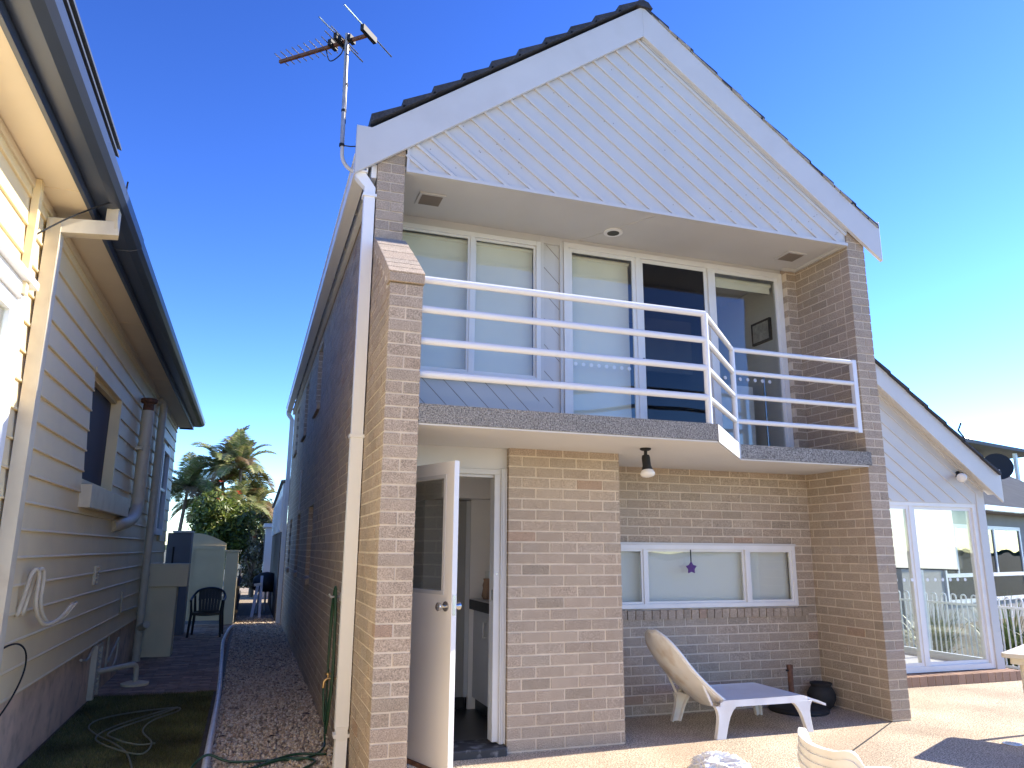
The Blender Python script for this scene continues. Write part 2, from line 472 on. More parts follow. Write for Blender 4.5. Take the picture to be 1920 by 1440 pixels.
def pebbles(name, n, xr, yr, z):
    t = (1 + 5 ** 0.5) / 2
    iv = np.array([(-1, t, 0), (1, t, 0), (-1, -t, 0), (1, -t, 0), (0, -1, t), (0, 1, t), (0, -1, -t), (0, 1, -t), (t, 0, -1), (t, 0, 1), (-t, 0, -1), (-t, 0, 1)]) / 1.902
    fc = np.array([(0, 11, 5), (0, 5, 1), (0, 1, 7), (0, 7, 10), (0, 10, 11), (1, 5, 9), (5, 11, 4), (11, 10, 2), (10, 7, 6), (7, 1, 8), (3, 9, 4), (3, 4, 2), (3, 2, 6), (3, 6, 8), (3, 8, 9), (4, 9, 5), (2, 4, 11), (6, 2, 10), (8, 6, 7), (9, 8, 1)])
    u = RNG.uniform(0, 1, n) ** 1.6
    y = yr[0] + u * (yr[1] - yr[0]); x = RNG.uniform(*xr, n)
    s = RNG.uniform(0.008, 0.017, n)
    q = RNG.normal(size=(n, 4)); q /= np.linalg.norm(q, axis=1)[:, None]
    w, a, b, c = q.T
    Rm = np.stack([1 - 2 * (b * b + c * c), 2 * (a * b - c * w), 2 * (a * c + b * w), 2 * (a * b + c * w), 1 - 2 * (a * a + c * c), 2 * (b * c - a * w), 2 * (a * c - b * w), 2 * (b * c + a * w), 1 - 2 * (a * a + b * b)], 1).reshape(n, 3, 3)
    sc = np.stack([s * RNG.uniform(1.0, 1.5, n), s, s * RNG.uniform(0.55, 0.9, n)], 1)
    V = (iv[None] * RNG.uniform(0.85, 1.15, (n, 12, 1))) * sc[:, None, :]
    V = np.einsum('nij,nkj->nki', Rm, V) + np.stack([x, y, z + RNG.uniform(0.0, 0.02, n)], 1)[:, None, :]
    F = (fc[None] + (np.arange(n) * 12)[:, None, None]).reshape(-1, 3)
    me = bpy.data.meshes.new(name)
    me.from_pydata(V.reshape(-1, 3).tolist(), [], F.tolist())
    at = me.color_attributes.new("Col", 'FLOAT_COLOR', 'CORNER')
    base = np.array([(0.72, 0.61, 0.48), (0.62, 0.50, 0.37), (0.78, 0.69, 0.57), (0.52, 0.39, 0.27), (0.66, 0.52, 0.37), (0.36, 0.29, 0.22)])
    cs = base[RNG.integers(0, 6, n)] * RNG.uniform(0.8, 1.15, (n, 1))
    cs = np.concatenate([cs, np.ones((n, 1))], 1)
    at.data.foreach_set("color", np.repeat(cs, 60, axis=0).ravel())
    me.materials.append(M['gravel'])
    me.polygons.foreach_set("use_smooth", [True] * len(me.polygons))
    o = bpy.data.objects.new(name, me); COL.objects.link(o)
    return o
tag(pebbles("gravel", 24000, (-2.11, -1.18), (-0.6, 14.0), -0.112),
    "pale mixed pebbles filling the strip beside the brick wall", "gravel", kind='stuff')

# dead leaves scattered on the gravel
g = MB()
for i in range(90):
    y = random.choice([random.uniform(1.0, 13), random.gauss(6.3, 0.5), random.gauss(9, 1.0)])
    x = random.uniform(-2.05, -1.25); a = random.uniform(0, 6.28); L = random.uniform(0.02, 0.07)
    d = Vector((math.cos(a), math.sin(a), 0)) * L; n_ = Vector((-d.y, d.x, 0)) * 0.35
    p = Vector((x, y, -0.088)); k = random.uniform(0.5, 1.3)
    g.col = (0.045 * k, 0.033 * k, 0.025 * k)
    g.add([p - d, p + n_ + Vector((0, 0, 0.008)), p + d, p - n_ + Vector((0, 0, 0.004))], [(0, 1, 2, 3)])
tag(g.build("leaf_litter", M['leaf']), "dark dead leaves scattered over the pale pebbles", "leaves", kind='stuff')
# garden ground on the right behind the annex
g = MB(); g.box((7.75, 1.6, -0.55), (30, 30, -0.30)); tag(g.build("garden_bed", M['soil']), kind='structure')

# ------------------------------------------------------------------ BRICK HOUSE
XL0, XL1, YL = -1.174, -0.945, -0.905
XB = 0.992
XR0, XR1, YR = 3.687, 3.905, 0.88
ZS0, ZS1 = 2.298, 2.441
ZG = 4.614
YE = 12.0
H = thing("brick_house", "two-storey grey-brown brick house with white gable and white-railed balcony", "house", (1.366, 0.0, 0.0))
AP = (1.345, 6.775); SL = 0.72
def zroof(x): return AP[1] - SL * abs(x - AP[0])

# --- brick walls
side_holes = [(4.62, 5.42, 3.44, 4.36), (7.25, 8.05, 3.44, 4.36), (9.85, 10.65, 3.44, 4.36),
              (4.62, 5.42, 1.12, 2.06), (7.25, 8.05, 1.12, 2.06), (9.85, 10.65, 1.12, 2.06)]
def start_left(z):
    if z < 3.29: return YL
    if z < 3.86: return YL + (z - 3.29) * 0.745 / 0.54
    return 0.0
def core(b, a, c, inset=0.006):
    b.cur = 1; b.box(a, c); b.cur = 0
# left side wall and projecting pier
b = MB()
TOPW = 4.62
brick_run(b, 'x', XL0, XL1, -0.172, 3.268, YL, -1, depth=0.11, anchor=XL0)
brick_run(b, 'x', XL0, XL1, 3.78, 4.95, 0.0, -1, depth=0.11, anchor=XL0)
brick_run(b, 'y', YL, YE, -0.172, TOPW, XL0, -1, depth=0.10, trim=(0.12, 0), trim_odd=(0.12, 0), start=start_left, anchor=0.0, holes=side_holes)
brick_run(b, 'y', YL, 0.9, -0.172, TOPW, XL1, 1, depth=0.10, trim=(0.12, 0), trim_odd=(0.12, 0), start=start_left, anchor=0.0)
b.cur = 1
b.box((XL0 + 0.0035, YL + 0.0035, -0.3), (XL1 - 0.0035, 0.003, 3.262))
b.prism([(XL0 + 0.0035, YL + 0.0035, 3.262), (XL0 + 0.0035, 0.003, 3.262), (XL0 + 0.0035, 0.003, 3.9), (XL0 + 0.0035, -0.16, 3.79)], (XL1 - XL0 - 0.012, 0, 0))
b.box((XL0 + 0.0035, 0.006, -0.3), (XL1 - 0.0035, 4.62, 4.94))
def wall_core_with_holes(b, y0, y1, z0, z1, holes, x0, x1):
    holes = [(h[0] - 0.004, h[1] + 0.004, h[2], h[3]) for h in holes]
    ys = sorted({y0, y1} | {h[0] for h in holes} | {h[1] for h in holes})
    for a, c in zip(ys[:-1], ys[1:]):
        hs = sorted([(h[2], h[3]) for h in holes if h[0] <= a and h[1] >= c])
        z = z0
        for (p, q) in hs:
            b.box((x0, a, z), (x1, c, p - 0.004)); z = q + 0.004
        b.box((x0, a, z), (x1, c, z1))
wall_core_with_holes(b, 4.62, YE, -0.3, 4.60, side_holes, XL0 + 0.0035, XL1 - 0.0035)
b.cur = 0
b.build("wall", [M['brick'], M['mortar']], H)
# coping on the pier: sloped bricks
b = MB()
p0, p1 = Vector((0, YL - 0.012, 3.352)), Vector((0, -0.10, 3.93))
d = (p1 - p0); L = d.length; d.normalize(); nn = Vector((0, -d.z, d.y))
nb = 9
for i in range(nb):
    a = p0 + d * (L * i / nb + 0.003); b.col = tuple(1.08 * c for c in brick_col())
    b.obox(Vector((XL0 - 0.012, a.y, a.z)) - nn * 0.085, (XL1 - XL0 + 0.024, 0, 0), d * (L / nb - 0.005), nn * (0.085 + random.uniform(-0.002, 0.002)))
b.col = tuple(1.0 * c for c in brick_col())
b.box((XL0 - 0.010, YL - 0.016, 3.275), (XL1 + 0.010, YL + 0.10, 3.335))
b.cur = 1; b.obox(Vector((XL0 - 0.008, p0.y + 0.004, p0.z)) - nn * 0.082, (XL1 - XL0 + 0.016, 0, 0), d * (L - 0.01), nn * 0.078)
b.build("coping", [M['brick'], M['mortar']], H, bevel=0.004)
# door pier
b = MB()
brick_run(b, 'x', 0, XB, -0.086, 2.322, 0.0, -1, depth=0.11, anchor=0.0)
brick_run(b, 'y', 0, 0.30, -0.086, 2.322, 0.0, -1, depth=0.10, trim=(0.12, 0), trim_odd=(0.12, 0), anchor=0.0)
brick_run(b, 'y', 0, YR, -0.086, 2.322, XB, 1, depth=0.10, trim=(0.12, 0), trim_odd=(0.12, 0), anchor=0.0)
b.cur = 1; b.box((0.0035, 0.0035, -0.2), (XB - 0.0035, 0.30, 2.305)); b.box((XB - 0.1, 0.30, -0.2), (XB - 0.0035, YR, 2.305))
b.build("wall", [M['brick'], M['mortar']], H)
# recess wall with window opening
WX0, WX1, WZ0, WZ1 = 1.16, 3.462, 0.945, 1.545
b = MB()
brick_run(b, 'x', XB, XR0, -0.086, ZS0 + 0.02, YR, -1, depth=0.10, anchor=XR0, holes=[(WX0, WX1, WZ0 - 0.09, WZ1)])
b.cur = 1
b.box((XB, YR + 0.0035, -0.2), (XR0, YR + 0.10, WZ0 - 0.005)); b.box((XB, YR + 0.0035, WZ1), (XR0, YR + 0.10, 2.305))
b.box((XB, YR + 0.0035, WZ0 - 0.005), (WX0, YR + 0.10, WZ1)); b.box((WX1, YR + 0.0035, WZ0 - 0.005), (XR0, YR + 0.10, WZ1))
b.cur = 0
x = WX0 - 0.02
while x < WX1 + 0.07:
    b.col = brick_col()
    b.obox((x, YR - 0.022, WZ0 - 0.098 + random.uniform(-0.003, 0.003)), (0.077, 0, 0), (0, 0.13, 0.012), (0, -0.006, 0.083)); x += 0.087
b.col = None
b.build("wall", [M['brick'], M['mortar']], H)
# right pier: inner face, front face, outer face
b = MB()
ztopR = lambda: 0
brick_run(b, 'x', XR0, XR1, -0.086, 4.93, 0.0, -1, depth=0.11, anchor=XR0)
brick_run(b, 'y', 0, YR, -0.086, 4.62, XR0, -1, depth=0.10, trim=(0.12, 0), trim_odd=(0.12, 0), anchor=0.0)
brick_run(b, 'y', 0, 1.6, -0.086, 4.80, XR1, 1, depth=0.10, trim=(0.12, 0), trim_odd=(0.12, 0), anchor=0.0)
brick_run(b, 'x', 3.548, XR0, 2.408, ZG, 0.80, -1, depth=0.10, anchor=3.565)
b.cur = 1
b.box((XR0 + 0.0035, 0.0035, -0.2), (XR1 - 0.0035, 1.6, 4.70)); b.prism([(XR0 + 0.0035, 0.0035, 4.70), (XR1 - 0.0035, 0.006, 4.70), (XR1 - 0.0035, 0.006, 4.80), (XR0 + 0.0035, 0.0035, 4.95)], (0, 0.1, 0))
b.box((3.552, 0.8035, 2.3), (XR0 + 0.02, 0.90, 4.60))
b.cur = 0
b.build("wall", [M['brick'], M['mortar']], H)
# hidden walls that close the building
b = MB()
b.box((XL1 - 0.02, 11.85, -0.3), (XR1, YE, 4.7)); b.box((XR1 - 0.2, 1.6, -0.3), (XR1 - 0.01, YE, 4.7))
b.prism([(XL0, 11.9, 4.7), (XR1, 11.9, 4.7), (AP[0], 11.9, 6.5)], (0, 0.08, 0))
b.build("rear_wall", M['mortar'], H)

# --- balcony slab
XK1, XK2, YS2 = 1.384, 2.215, -0.024
b = MB()
outl = [(XL1 + 0.002, YR + 0.1), (XL1 + 0.002, YL + 0.004), (XK1, YL + 0.004), (XK2, YS2), (XR0 + 0.0, YS2), (XR0 + 0.0, YR + 0.1)]
b.prism([(x, y, ZS0 + 0.012) for x, y in outl], (0, 0, ZS1 - ZS0 - 0.012))
b.box((XR0 - 0.002, YS2, ZS0 + 0.012), (XR0 + 0.03, -0.004, ZS1))
slab = b.build("balcony_slab", M['aggregate'], H)
b = MB()
outl2 = [(XL1 + 0.004, YR), (XL1 + 0.004, YL + 0.012), (XK1 - 0.004, YL + 0.012), (XK2 - 0.004, YS2 + 0.008), (XR0 - 0.002, YS2 + 0.008), (XR0 - 0.002, YR)]
b.prism([(x, y, ZS0) for x, y in outl2], (0, 0, 0.011))
b.build("slab_soffit", M['soffit'], H)
# painted diagonal return of slab
b = MB()
dv = Vector((XK2 - XK1, YS2 - YL, 0)); dn = Vector((dv.y, -dv.x, 0)).normalized()
b.obox(Vector((XK1, YL + 0.004, ZS0 + 0.004)) + dn * 0.001, dv, dn * 0.003, (0, 0, ZS1 - ZS0 - 0.006))
b.build("slab_return", M['soffit'], H)

# --- balcony railing
ZR = [3.335, 3.118, 2.890, 2.655]
YRA = -0.85
A1, A2, A3 = Vector((1.345, YRA, 0)), Vector((2.19, -0.01, 0)), Vector((3.605, -0.01, 0))
b = MB()
b.box((A3.x - 0.024, -0.034, ZR[3] - 0.03), (A3.x + 0.024, 0.014, ZR[0] + 0.02))
rail_o = b.build("balcony_railing", M['railing'], H, smooth=True, auto=40)
for A_ in (A1, A2):
    MB().tube([A_ + Vector((0, 0, ZS1 - 0.005)), A_ + Vector((0, 0, ZR[0]))], 0.026, 12).build("post", M['railing'], rail_o, smooth=True, auto=40)
for z in ZR:
    for (p, q) in (((XL1 - 0.01, YRA, z), (A1.x, YRA, z)), ((A1.x, A1.y, z), (A2.x, A2.y, z)), ((A2.x, A2.y, z), (A3.x, A3.y, z))):
        MB().tube([p, q], 0.0265 if p[0] < 1 else 0.0235, 12).build("rail", M['railing'], rail_o, smooth=True, auto=40)
# --- gable
YG = 0.0
b = MB()
g0, g1 = XL1 + 0.012, XR0 - 0.002
zl = lambda x: zroof(x) - 0.30
b.prism([(g0, YG + 0.012, ZG), (g1, YG + 0.012, ZG), (g1, YG + 0.012, zl(g1)), (AP[0], YG + 0.012, AP[1] - 0.30), (g0, YG + 0.012, zl(g0))], (0, 0.02, 0))
# boards parallel to the right-hand rake, each with a raised rounded lip, gaps between
sx = Vector((1, 0, -SL)).normalized(); up = Vector((SL, 0, 1)).normalized()
def gline(xb):
    x_meet = (ZG + SL * xb - (AP[1] - 0.30) + SL * AP[0]) / (2 * SL)
    xs_ = max(x_meet, g0); return xs_, ZG + SL * (xb - xs_)
STEP = 0.2405
c = g0 - 2.2
CMAX = AP[0] + (AP[1] - 0.30 - ZG) / SL
while c < CMAX - 0.03:
    ca, cb_ = c + 0.008, min(c + STEP - 0.008, CMAX)
    (xa, za), (xb2, zb2) = gline(ca), gline(cb_)
    if cb_ > g0 + 0.03 and za < zl(AP[0]) + 0.5:
        ea, eb = min(ca, g1), min(cb_, g1)
        poly = [(xa, za), (ea, ZG + SL * (ca - ea)), (eb, ZG + SL * (cb_ - eb)), (xb2, zb2)]
        if ca < g0: poly = [(g0, ZG), (eb, ZG + SL * (cb_ - eb)), (xb2, zb2)]
        if xb2 < eb - 0.01:
            b.prism([(x_, YG + 0.0118, z_) for x_, z_ in poly], (0, -0.016, 0))
            p = Vector((xb2, YG - 0.0045, zb2)); q = Vector((eb, YG - 0.0045, ZG + SL * (cb_ - eb)))
            b.obox(p - up * 0.030, q - p, (0, -0.016, 0), up * 0.0298)
    c += STEP
b.build("gable_cladding", M['clad'], H, bevel=0.003)
b = MB()   # nail heads on the gable boards
for i in range(70):
    xn = random.uniform(g0 + 0.1, g1 - 0.1); zn = random.uniform(ZG + 0.05, max(ZG + 0.06, zl(xn) - 0.06))
    b.lathe([(0.005, 0), (0.005, 0.0015)], (xn, YG - 0.0043, zn), 6, (0, -1, 0))
b.build("nail_heads", M['vent'], H)['kind'] = 'stuff'
b = MB()   # trim beads around the cladding
b.box((g0, YG - 0.020, ZG - 0.028), (g1, YG + 0.03, ZG + 0.004))
b.box((g0 - 0.002, YG - 0.018, ZG - 0.03), (g0 + 0.022, YG + 0.011, zl(g0)))
b.obox((AP[0], YG - 0.02, AP[1] - 0.36), Vector((g1 - AP[0], 0, -SL * (g1 - AP[0]))), (0, 0.03, 0), (0, 0, 0.05))
b.build("gable_trim", M['white'], H)
BX0, BX1 = -1.368, 4.085
YB0, YB1 = -0.06, -0.022
for s_, xe, nm in ((-1, BX0, 'l'), (1, BX1, 'r')):
    b = MB()
    xi = xe - s_ * 0.125
    ztip = zroof(xe) + 0.0
    poly = [(AP[0], YB0, AP[1]), (AP[0], YB0, AP[1] - 0.335), (xe, YB0, zroof(xe) - 0.345), (xe, YB0, zroof(xi) + 0.0), (xi, YB0, zroof(xi) + 0.0)]
    b.prism(poly, (0, YB1 - YB0, 0))
    b.build("barge_board", M['white'], H, bevel=0.003)
# soffit over the balcony
b = MB()
b.box((XL1 + 0.002, 0.014, ZG + 0.002), (XR0 - 0.002, 1.2, ZG + 0.03))
b.build("balcony_ceiling", M['soffit'], H)
b = MB()
b.obox((1.02, 0.88, ZG - 0.003), (0.49, -0.85, 0), (0.02, 0.012, 0), (0, 0, 0.004))
b.build("ceiling_strip", M['white'], H)
b = MB(); b.box((XR0 - 0.03, 0.03, ZG - 0.03), (XR0 - 0.002, 0.80, ZG + 0.001)); b.box((3.5, 0.77, ZG - 0.03), (XR0 - 0.03, 0.798, ZG + 0.001))
b.build("cornice", M['white'], H)
for (x, y) in ((-0.62, 0.47), (3.36, 0.47)):
    b = MB(); b.box((x - 0.12, y - 0.12, ZG - 0.012), (x + 0.12, y + 0.12, ZG))
    f = b.build("ceiling_vent", M['soffit'], H)
    b = MB()
    for k in range(9):
        yy = y - 0.092 + k * 0.0215; b.box((x - 0.095, yy, ZG - 0.017), (x + 0.095, yy + 0.012, ZG - 0.0125))
    b.box((x - 0.095, y - 0.095, ZG - 0.0145), (x + 0.095, y + 0.095, ZG - 0.013))
    b.build("slat", M['vent'], f)
b = MB(); b.lathe([(0.095, 0.0), (0.095, -0.014), (0.062, -0.016), (0.062, -0.001)], (1.272, 0.55, ZG), 28)
f = b.build("downlight", M['ext_white'], H, smooth=True, auto=40)
MB().lathe([(0.061, -0.0172), (0.061, -0.012)], (1.272, 0.55, ZG), 28).build("lamp", M['bench'], f)

# --- roof tiles
def tile_plane(b, x_hi, z_hi, x_lo, y0, y1, sgn, zoff=0.0):
    n = max(1, int(round(abs(x_lo - x_hi) / 0.268)))
    dx = (x_lo - x_hi) / n
    for i in range(n):
        xa, xb_ = x_hi + dx * i, x_hi + dx * (i + 1) + (0.02 if dx > 0 else -0.02)
        za, zb = z_hi - SL * abs(xa - x_hi), z_hi - SL * abs(xb_ - x_hi)
        y = y0; k = 0
        while y < y1 - 0.02:
            yy = min(y + 0.32, y1); j = random.uniform(-0.003, 0.003) if k else 0
            b.prism([(xa, y + 0.002, za + 0.012 + j), (xb_, y + 0.002, zb + 0.036 + zoff + j), (xb_, y + 0.002, zb - 0.004 + j), (xa, y + 0.002, za - 0.012 + j)], (0, yy - y - 0.004, 0))
            y = yy; k += 1
b = MB()
tile_plane(b, AP[0], AP[1] + 0.045, -1.24, -0.095, YE + 0.1, -1, 0.034)
tile_plane(b, AP[0], AP[1] + 0.012, 4.05, -0.070, YE + 0.1, 1, 0.0)
tile_plane(b, 4.07, 4.668, 7.10, 1.30, YE + 0.1, 1, 0.0)
y = -0.09
while y < YE:
    b.prism([(AP[0] - 0.10, y, AP[1] - 0.02), (AP[0] - 0.055, y, AP[1] + 0.04), (AP[0], y, AP[1] + 0.055), (AP[0] + 0.055, y, AP[1] + 0.04), (AP[0] + 0.10, y, AP[1] - 0.02)], (0, 0.33, 0)); y += 0.335
b.build("roof", M['tile'], H)
b = MB()   # weathered pointing under the right verge
x = AP[0] + 0.1
while x < 4.0:
    w = random.uniform(0.05, 0.16); h = random.uniform(0.012, 0.03)
    b.obox((x, -0.072 + random.uniform(-0.006, 0.006), zroof(x) + 0.0), (w, 0, -SL * w), (0, 0.05, 0), (0, 0, h)); x += w * random.uniform(0.9, 1.2)
x = 5.2
b.build("roof_pointing", M['old_mortar'], H)
b = MB()   # roof deck under the tiles (dark, closes the roof)
b.prism([(BX0 + 0.05, 0.04, zroof(BX0 + 0.05) - 0.06), (AP[0], 0.04, AP[1] - 0.05), (BX1 - 0.05, 0.04, zroof(BX1 - 0.05) - 0.06), (BX1 - 0.05, 0.04, zroof(BX1 - 0.05) - 0.10), (AP[0], 0.04, AP[1] - 0.12), (BX0 + 0.05, 0.04, zroof(BX0 + 0.05) - 0.10)], (0, YE, 0))
b.build("roof_deck", M['soffit'], H)
# eaves gutter, trim, downpipes on the left side
b = MB()
b.prism([(-1.362, -0.02, 4.52), (-1.362, -0.02, 4.66), (-1.352, -0.02, 4.66), (-1.350, -0.02, 4.532), (-1.268, -0.02, 4.532), (-1.266, -0.02, 4.66), (-1.256, -0.02, 4.66), (-1.256, -0.02, 4.52)], (0, YE + 0.1, 0))
b.box((-1.372, -0.02, 4.650), (-1.3625, YE + 0.08, 4.668))
b.box((-1.362, YE + 0.08, 4.52), (-1.256, YE + 0.10, 4.66))
gut = b.build("gutter", M['ext_white'], H)
for k in range(13):
    y = 0.9 + k * 0.9; MB().box((-1.2555, y, 4.56), (-1.222, y + 0.03, 4.60)).build("bracket", M['white'], gut)
b = MB(); b.box((-1.222, 0.02, 4.50), (XL0 - 0.004, YE, 4.62)); b.build("eaves_trim", M['ext_white'], H)
def rect_pipe(b, pts, w, t, cross):
    """box-section pipe through pts; cross = unit vector for the width"""
    cr = Vector(cross)
    P = [Vector(p) for p in pts]
    rows = []
    for i, p in enumerate(P):
        tg = (P[min(i + 1, len(P) - 1)] - P[max(i - 1, 0)]).normalized()
        nn_ = tg.cross(cr).normalized()
        rows.append([p - cr * w / 2 - nn_ * t / 2, p + cr * w / 2 - nn_ * t / 2, p + cr * w / 2 + nn_ * t / 2, p - cr * w / 2 + nn_ * t / 2])
    b.grid(rows, closed=True)
    b.add(rows[0], [(0, 1, 2, 3)]); b.add(rows[-1], [(3, 2, 1, 0)])
b = MB()
rect_pipe(b, [(-1.310, 0.035, 4.53), (-1.310, 0.035, 4.50), (-1.229, 0.035, 4.40), (-1.229, 0.035, 2.31)], 0.07, 0.088, (0, 1, 0))
rect_pipe(b, [(-1.229, 0.035, 2.34), (-1.229, 0.035, 0.24)], 0.075, 0.094, (0, 1, 0))
rect_pipe(b, [(-1.229, 0.035, 0.26), (-1.229, 0.035, 0.16), (-1.24, -0.02, -0.02), (-1.24, -0.03, -0.14)], 0.08, 0.098, (1, 0, 0))
for z in (4.33, 2.33, 0.20):
    b.box((-1.285, -0.012, z - 0.012), (XL0 + 0.001, 0.083, z + 0.012))
b.build("downpipe", M['ext_white'], H)
b = MB()
rect_pipe(b, [(-1.310, 11.9, 4.53), (-1.310, 11.9, 4.48), (-1.229, 11.9, 4.36), (-1.229, 11.9, -0.12)], 0.08, 0.09, (0, 1, 0))
b.build("downpipe", M['ext_white'], H)

# --- window builder (facing -Y): frame members, panes
def win_y(name, parent, y, xs, z0, z1, fr=0.045, depth=0.06, mull=None, glass='glass', pane_mats=None, matf='alu', sash=0.022):
    b = MB()
    x0, x1 = xs[0], xs[-1]
    b.box((x0, y, z0), (x0 + fr, y + depth, z1)); b.box((x1 - fr, y, z0), (x1, y + depth, z1))
    b.box((x0 + fr, y + 0.002, z0), (x1 - fr, y + depth - 0.002, z0 + fr)); b.box((x0 + fr, y + 0.002, z1 - fr), (x1 - fr, y + depth - 0.002, z1))
    for x in xs[1:-1]:
        b.box((x - fr / 2, y + 0.004, z0 + fr), (x + fr / 2, y + depth - 0.004, z1 - fr))
    f = b.build(name, M[matf], parent, bevel=0.002)
    for i in range(len(xs) - 1):
        a = xs[i] + (fr if i == 0 else fr / 2); c_ = xs[i + 1] - (fr if i == len(xs) - 2 else fr / 2)
        yo = y + 0.022 + (0.014 if i % 2 else 0)
        s = MB()
        s.box((a, yo - 0.008, z0 + fr), (a + sash, yo + 0.012, z1 - fr)); s.box((c_ - sash, yo - 0.008, z0 + fr), (c_, yo + 0.012, z1 - fr))
        s.box((a + sash, yo - 0.007, z0 + fr), (c_ - sash, yo + 0.011, z0 + fr + sash)); s.box((a + sash, yo - 0.007, z1 - fr - sash), (c_ - sash, yo + 0.011, z1 - fr))
        s.build("sash", M['alu'], f)
        gm = pane_mats[i] if pane_mats else glass
        if gm:
            p = MB(); p.box((a + sash, yo, z0 + fr + sash), (c_ - sash, yo + 0.004, z1 - fr - sash)); p.build("pane", M[gm], f)
    return f
ZF = ZS1
# upper left window with blinds
w1 = win_y("window", H, YR - 0.02, [-0.90, -0.10, 0.612], 3.075, 4.535)
for (a, c) in ((-0.85, -0.125), (-0.075, 0.555)):
    b = MB(); b.box((a, YR + 0.075, 3.10), (c, YR + 0.079, 4.44)); b.tube([(a - 0.01, YR + 0.08, 4.46), (c + 0.01, YR + 0.08, 4.46)], 0.022, 10)
    b.build("blind", M['blind'], w1)
# cladding under and beside the window: wide diagonal boards
b = MB()
b.box((XL1 - 0.05, YR + 0.02, ZF - 0.1), (0.86, YR + 0.045, 3.075)); b.box((0.612, YR + 0.02, 3.075), (0.86, YR + 0.045, ZG))
b.box((XL1 - 0.05, YR + 0.0, 4.535), (3.548, YR + 0.045, ZG + 0.01))
c = -3.0
d45 = Vector((0.72, 0, -0.72))
def vgroove(x0, x1, z0, z1, step, phase):
    c_ = phase
    while c_ < (x1 - x0) + (z1 - z0):
        # line x - x0 + (z - z0)... descending to the right: (x-x0) + (z-z0) = c_
        xa = max(x0, x0 + c_ - (z1 - z0)); xe = min(x1, x0 + c_)
        if xe - xa > 0.02:
            za, ze = z0 + c_ - (xa - x0), z0 + c_ - (xe - x0)
            b.cur = 1
            b.obox((xa, YR + 0.0185, za - 0.004), (xe - xa, 0, ze - za), (0, 0.003, 0), (0.0, 0, 0.008)); b.cur = 0
        c_ += step
vgroove(XL1 - 0.04, 0.61, ZF - 0.05, 3.07, 0.205, 0.05)
vgroove(0.655, 0.825, ZF + 0.4, 4.53, 0.27, 0.1)
b.build("balcony_cladding", [M['clad'], M['vent']], H)
b = MB(); b.box((0.614, YR - 0.005, 3.05), (0.652, YR + 0.03, ZG)); b.box((0.828, YR - 0.005, ZF), (0.862, YR + 0.03, ZG)); b.box((-0.95, YR - 0.03, 3.045), (0.65, YR + 0.05, 3.074))
b.build("window_trim", M['white'], H)
# sliding doors
sd = win_y("sliding_door", H, YR - 0.02, [0.865, 1.715, 2.600, 3.548], ZF - 0.05, 4.575, fr=0.055, depth=0.10, pane_mats=['glass', 'mesh', 'glass'], sash=0.04)
b = MB(); b.box((0.93, YR + 0.115, ZF + 0.03), (1.66, YR + 0.119, 4.46)); b.tube([(0.92, YR + 0.12, 4.48), (1.67, YR + 0.12, 4.48)], 0.022, 10)
b.build("blind", M['blind'], sd)
b = MB(); b.tube([(2.64, YR + 0.12, 4.46), (3.48, YR + 0.12, 4.46)], 0.028, 10); b.box((2.66, YR + 0.10, 4.36), (3.46, YR + 0.104, 4.45)); b.build("blind", M['blind'], sd)
for x in [0.99 + k * 0.085 for k in range(9)] + [2.73 + k * 0.095 for k in range(7)]:
    MB().lathe([(0.020, 0.0), (0.020, 0.002)], (x, YR - 0.002, 3.30), 14, (0, -1, 0)).build("sticker", M['sticker'], sd)
b = MB(); b.box((1.735, YR - 0.035, 3.35), (1.755, YR - 0.02, 3.42)); b.build("handle", M['black'], sd)

# upper room seen through the doors
b = MB()
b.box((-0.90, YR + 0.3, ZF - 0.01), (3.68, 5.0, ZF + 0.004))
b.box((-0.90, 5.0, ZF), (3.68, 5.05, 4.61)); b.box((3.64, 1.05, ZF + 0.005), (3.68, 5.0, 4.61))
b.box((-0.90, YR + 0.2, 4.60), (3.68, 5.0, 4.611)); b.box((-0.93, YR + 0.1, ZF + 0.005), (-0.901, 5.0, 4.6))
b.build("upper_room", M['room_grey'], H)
b = MB(); b.box((1.2, 2.9, ZF + 0.01), (2.78, 2.96, 4.50)); b.build("room_shade_panel", M['room_dark'], H)  # near-black panel added to darken the room behind the middle door
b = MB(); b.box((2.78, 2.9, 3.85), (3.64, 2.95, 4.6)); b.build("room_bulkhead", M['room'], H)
pic = thing("picture_frame", "small dark-framed picture hung on the wall of the upstairs room", "picture", (3.635, 1.36, 4.03))
b = MB(); b.box((3.612, 1.20, 3.90), (3.639, 1.54, 4.17)); b.box((3.606, 1.20, 3.90), (3.6119, 1.225, 4.17)); b.box((3.606, 1.515, 3.90), (3.6119, 1.54, 4.17)); b.box((3.606, 1.225, 3.90), (3.6119, 1.515, 3.925)); b.box((3.606, 1.225, 4.145), (3.6119, 1.515, 4.17)); b.build("frame", M['black'], pic)
b = MB(); b.box((3.609, 1.226, 3.926), (3.6118, 1.514, 4.144)); b.build("print", M['picture'], pic)
ib = thing("folded_board", "white board leaning inside the right-hand balcony door glass", "board", (3.05, 1.3, ZF))
b = MB(); b.box((2.80, 1.28, ZF + 0.01), (3.38, 1.32, 3.33)); b.build("panel", M['white'], ib)
b = MB(); b.tube([(3.42, 1.12, ZF + 0.01), (3.46, 1.18, 3.45)], 0.012, 8); b.build("pole", M['steel'], ib)

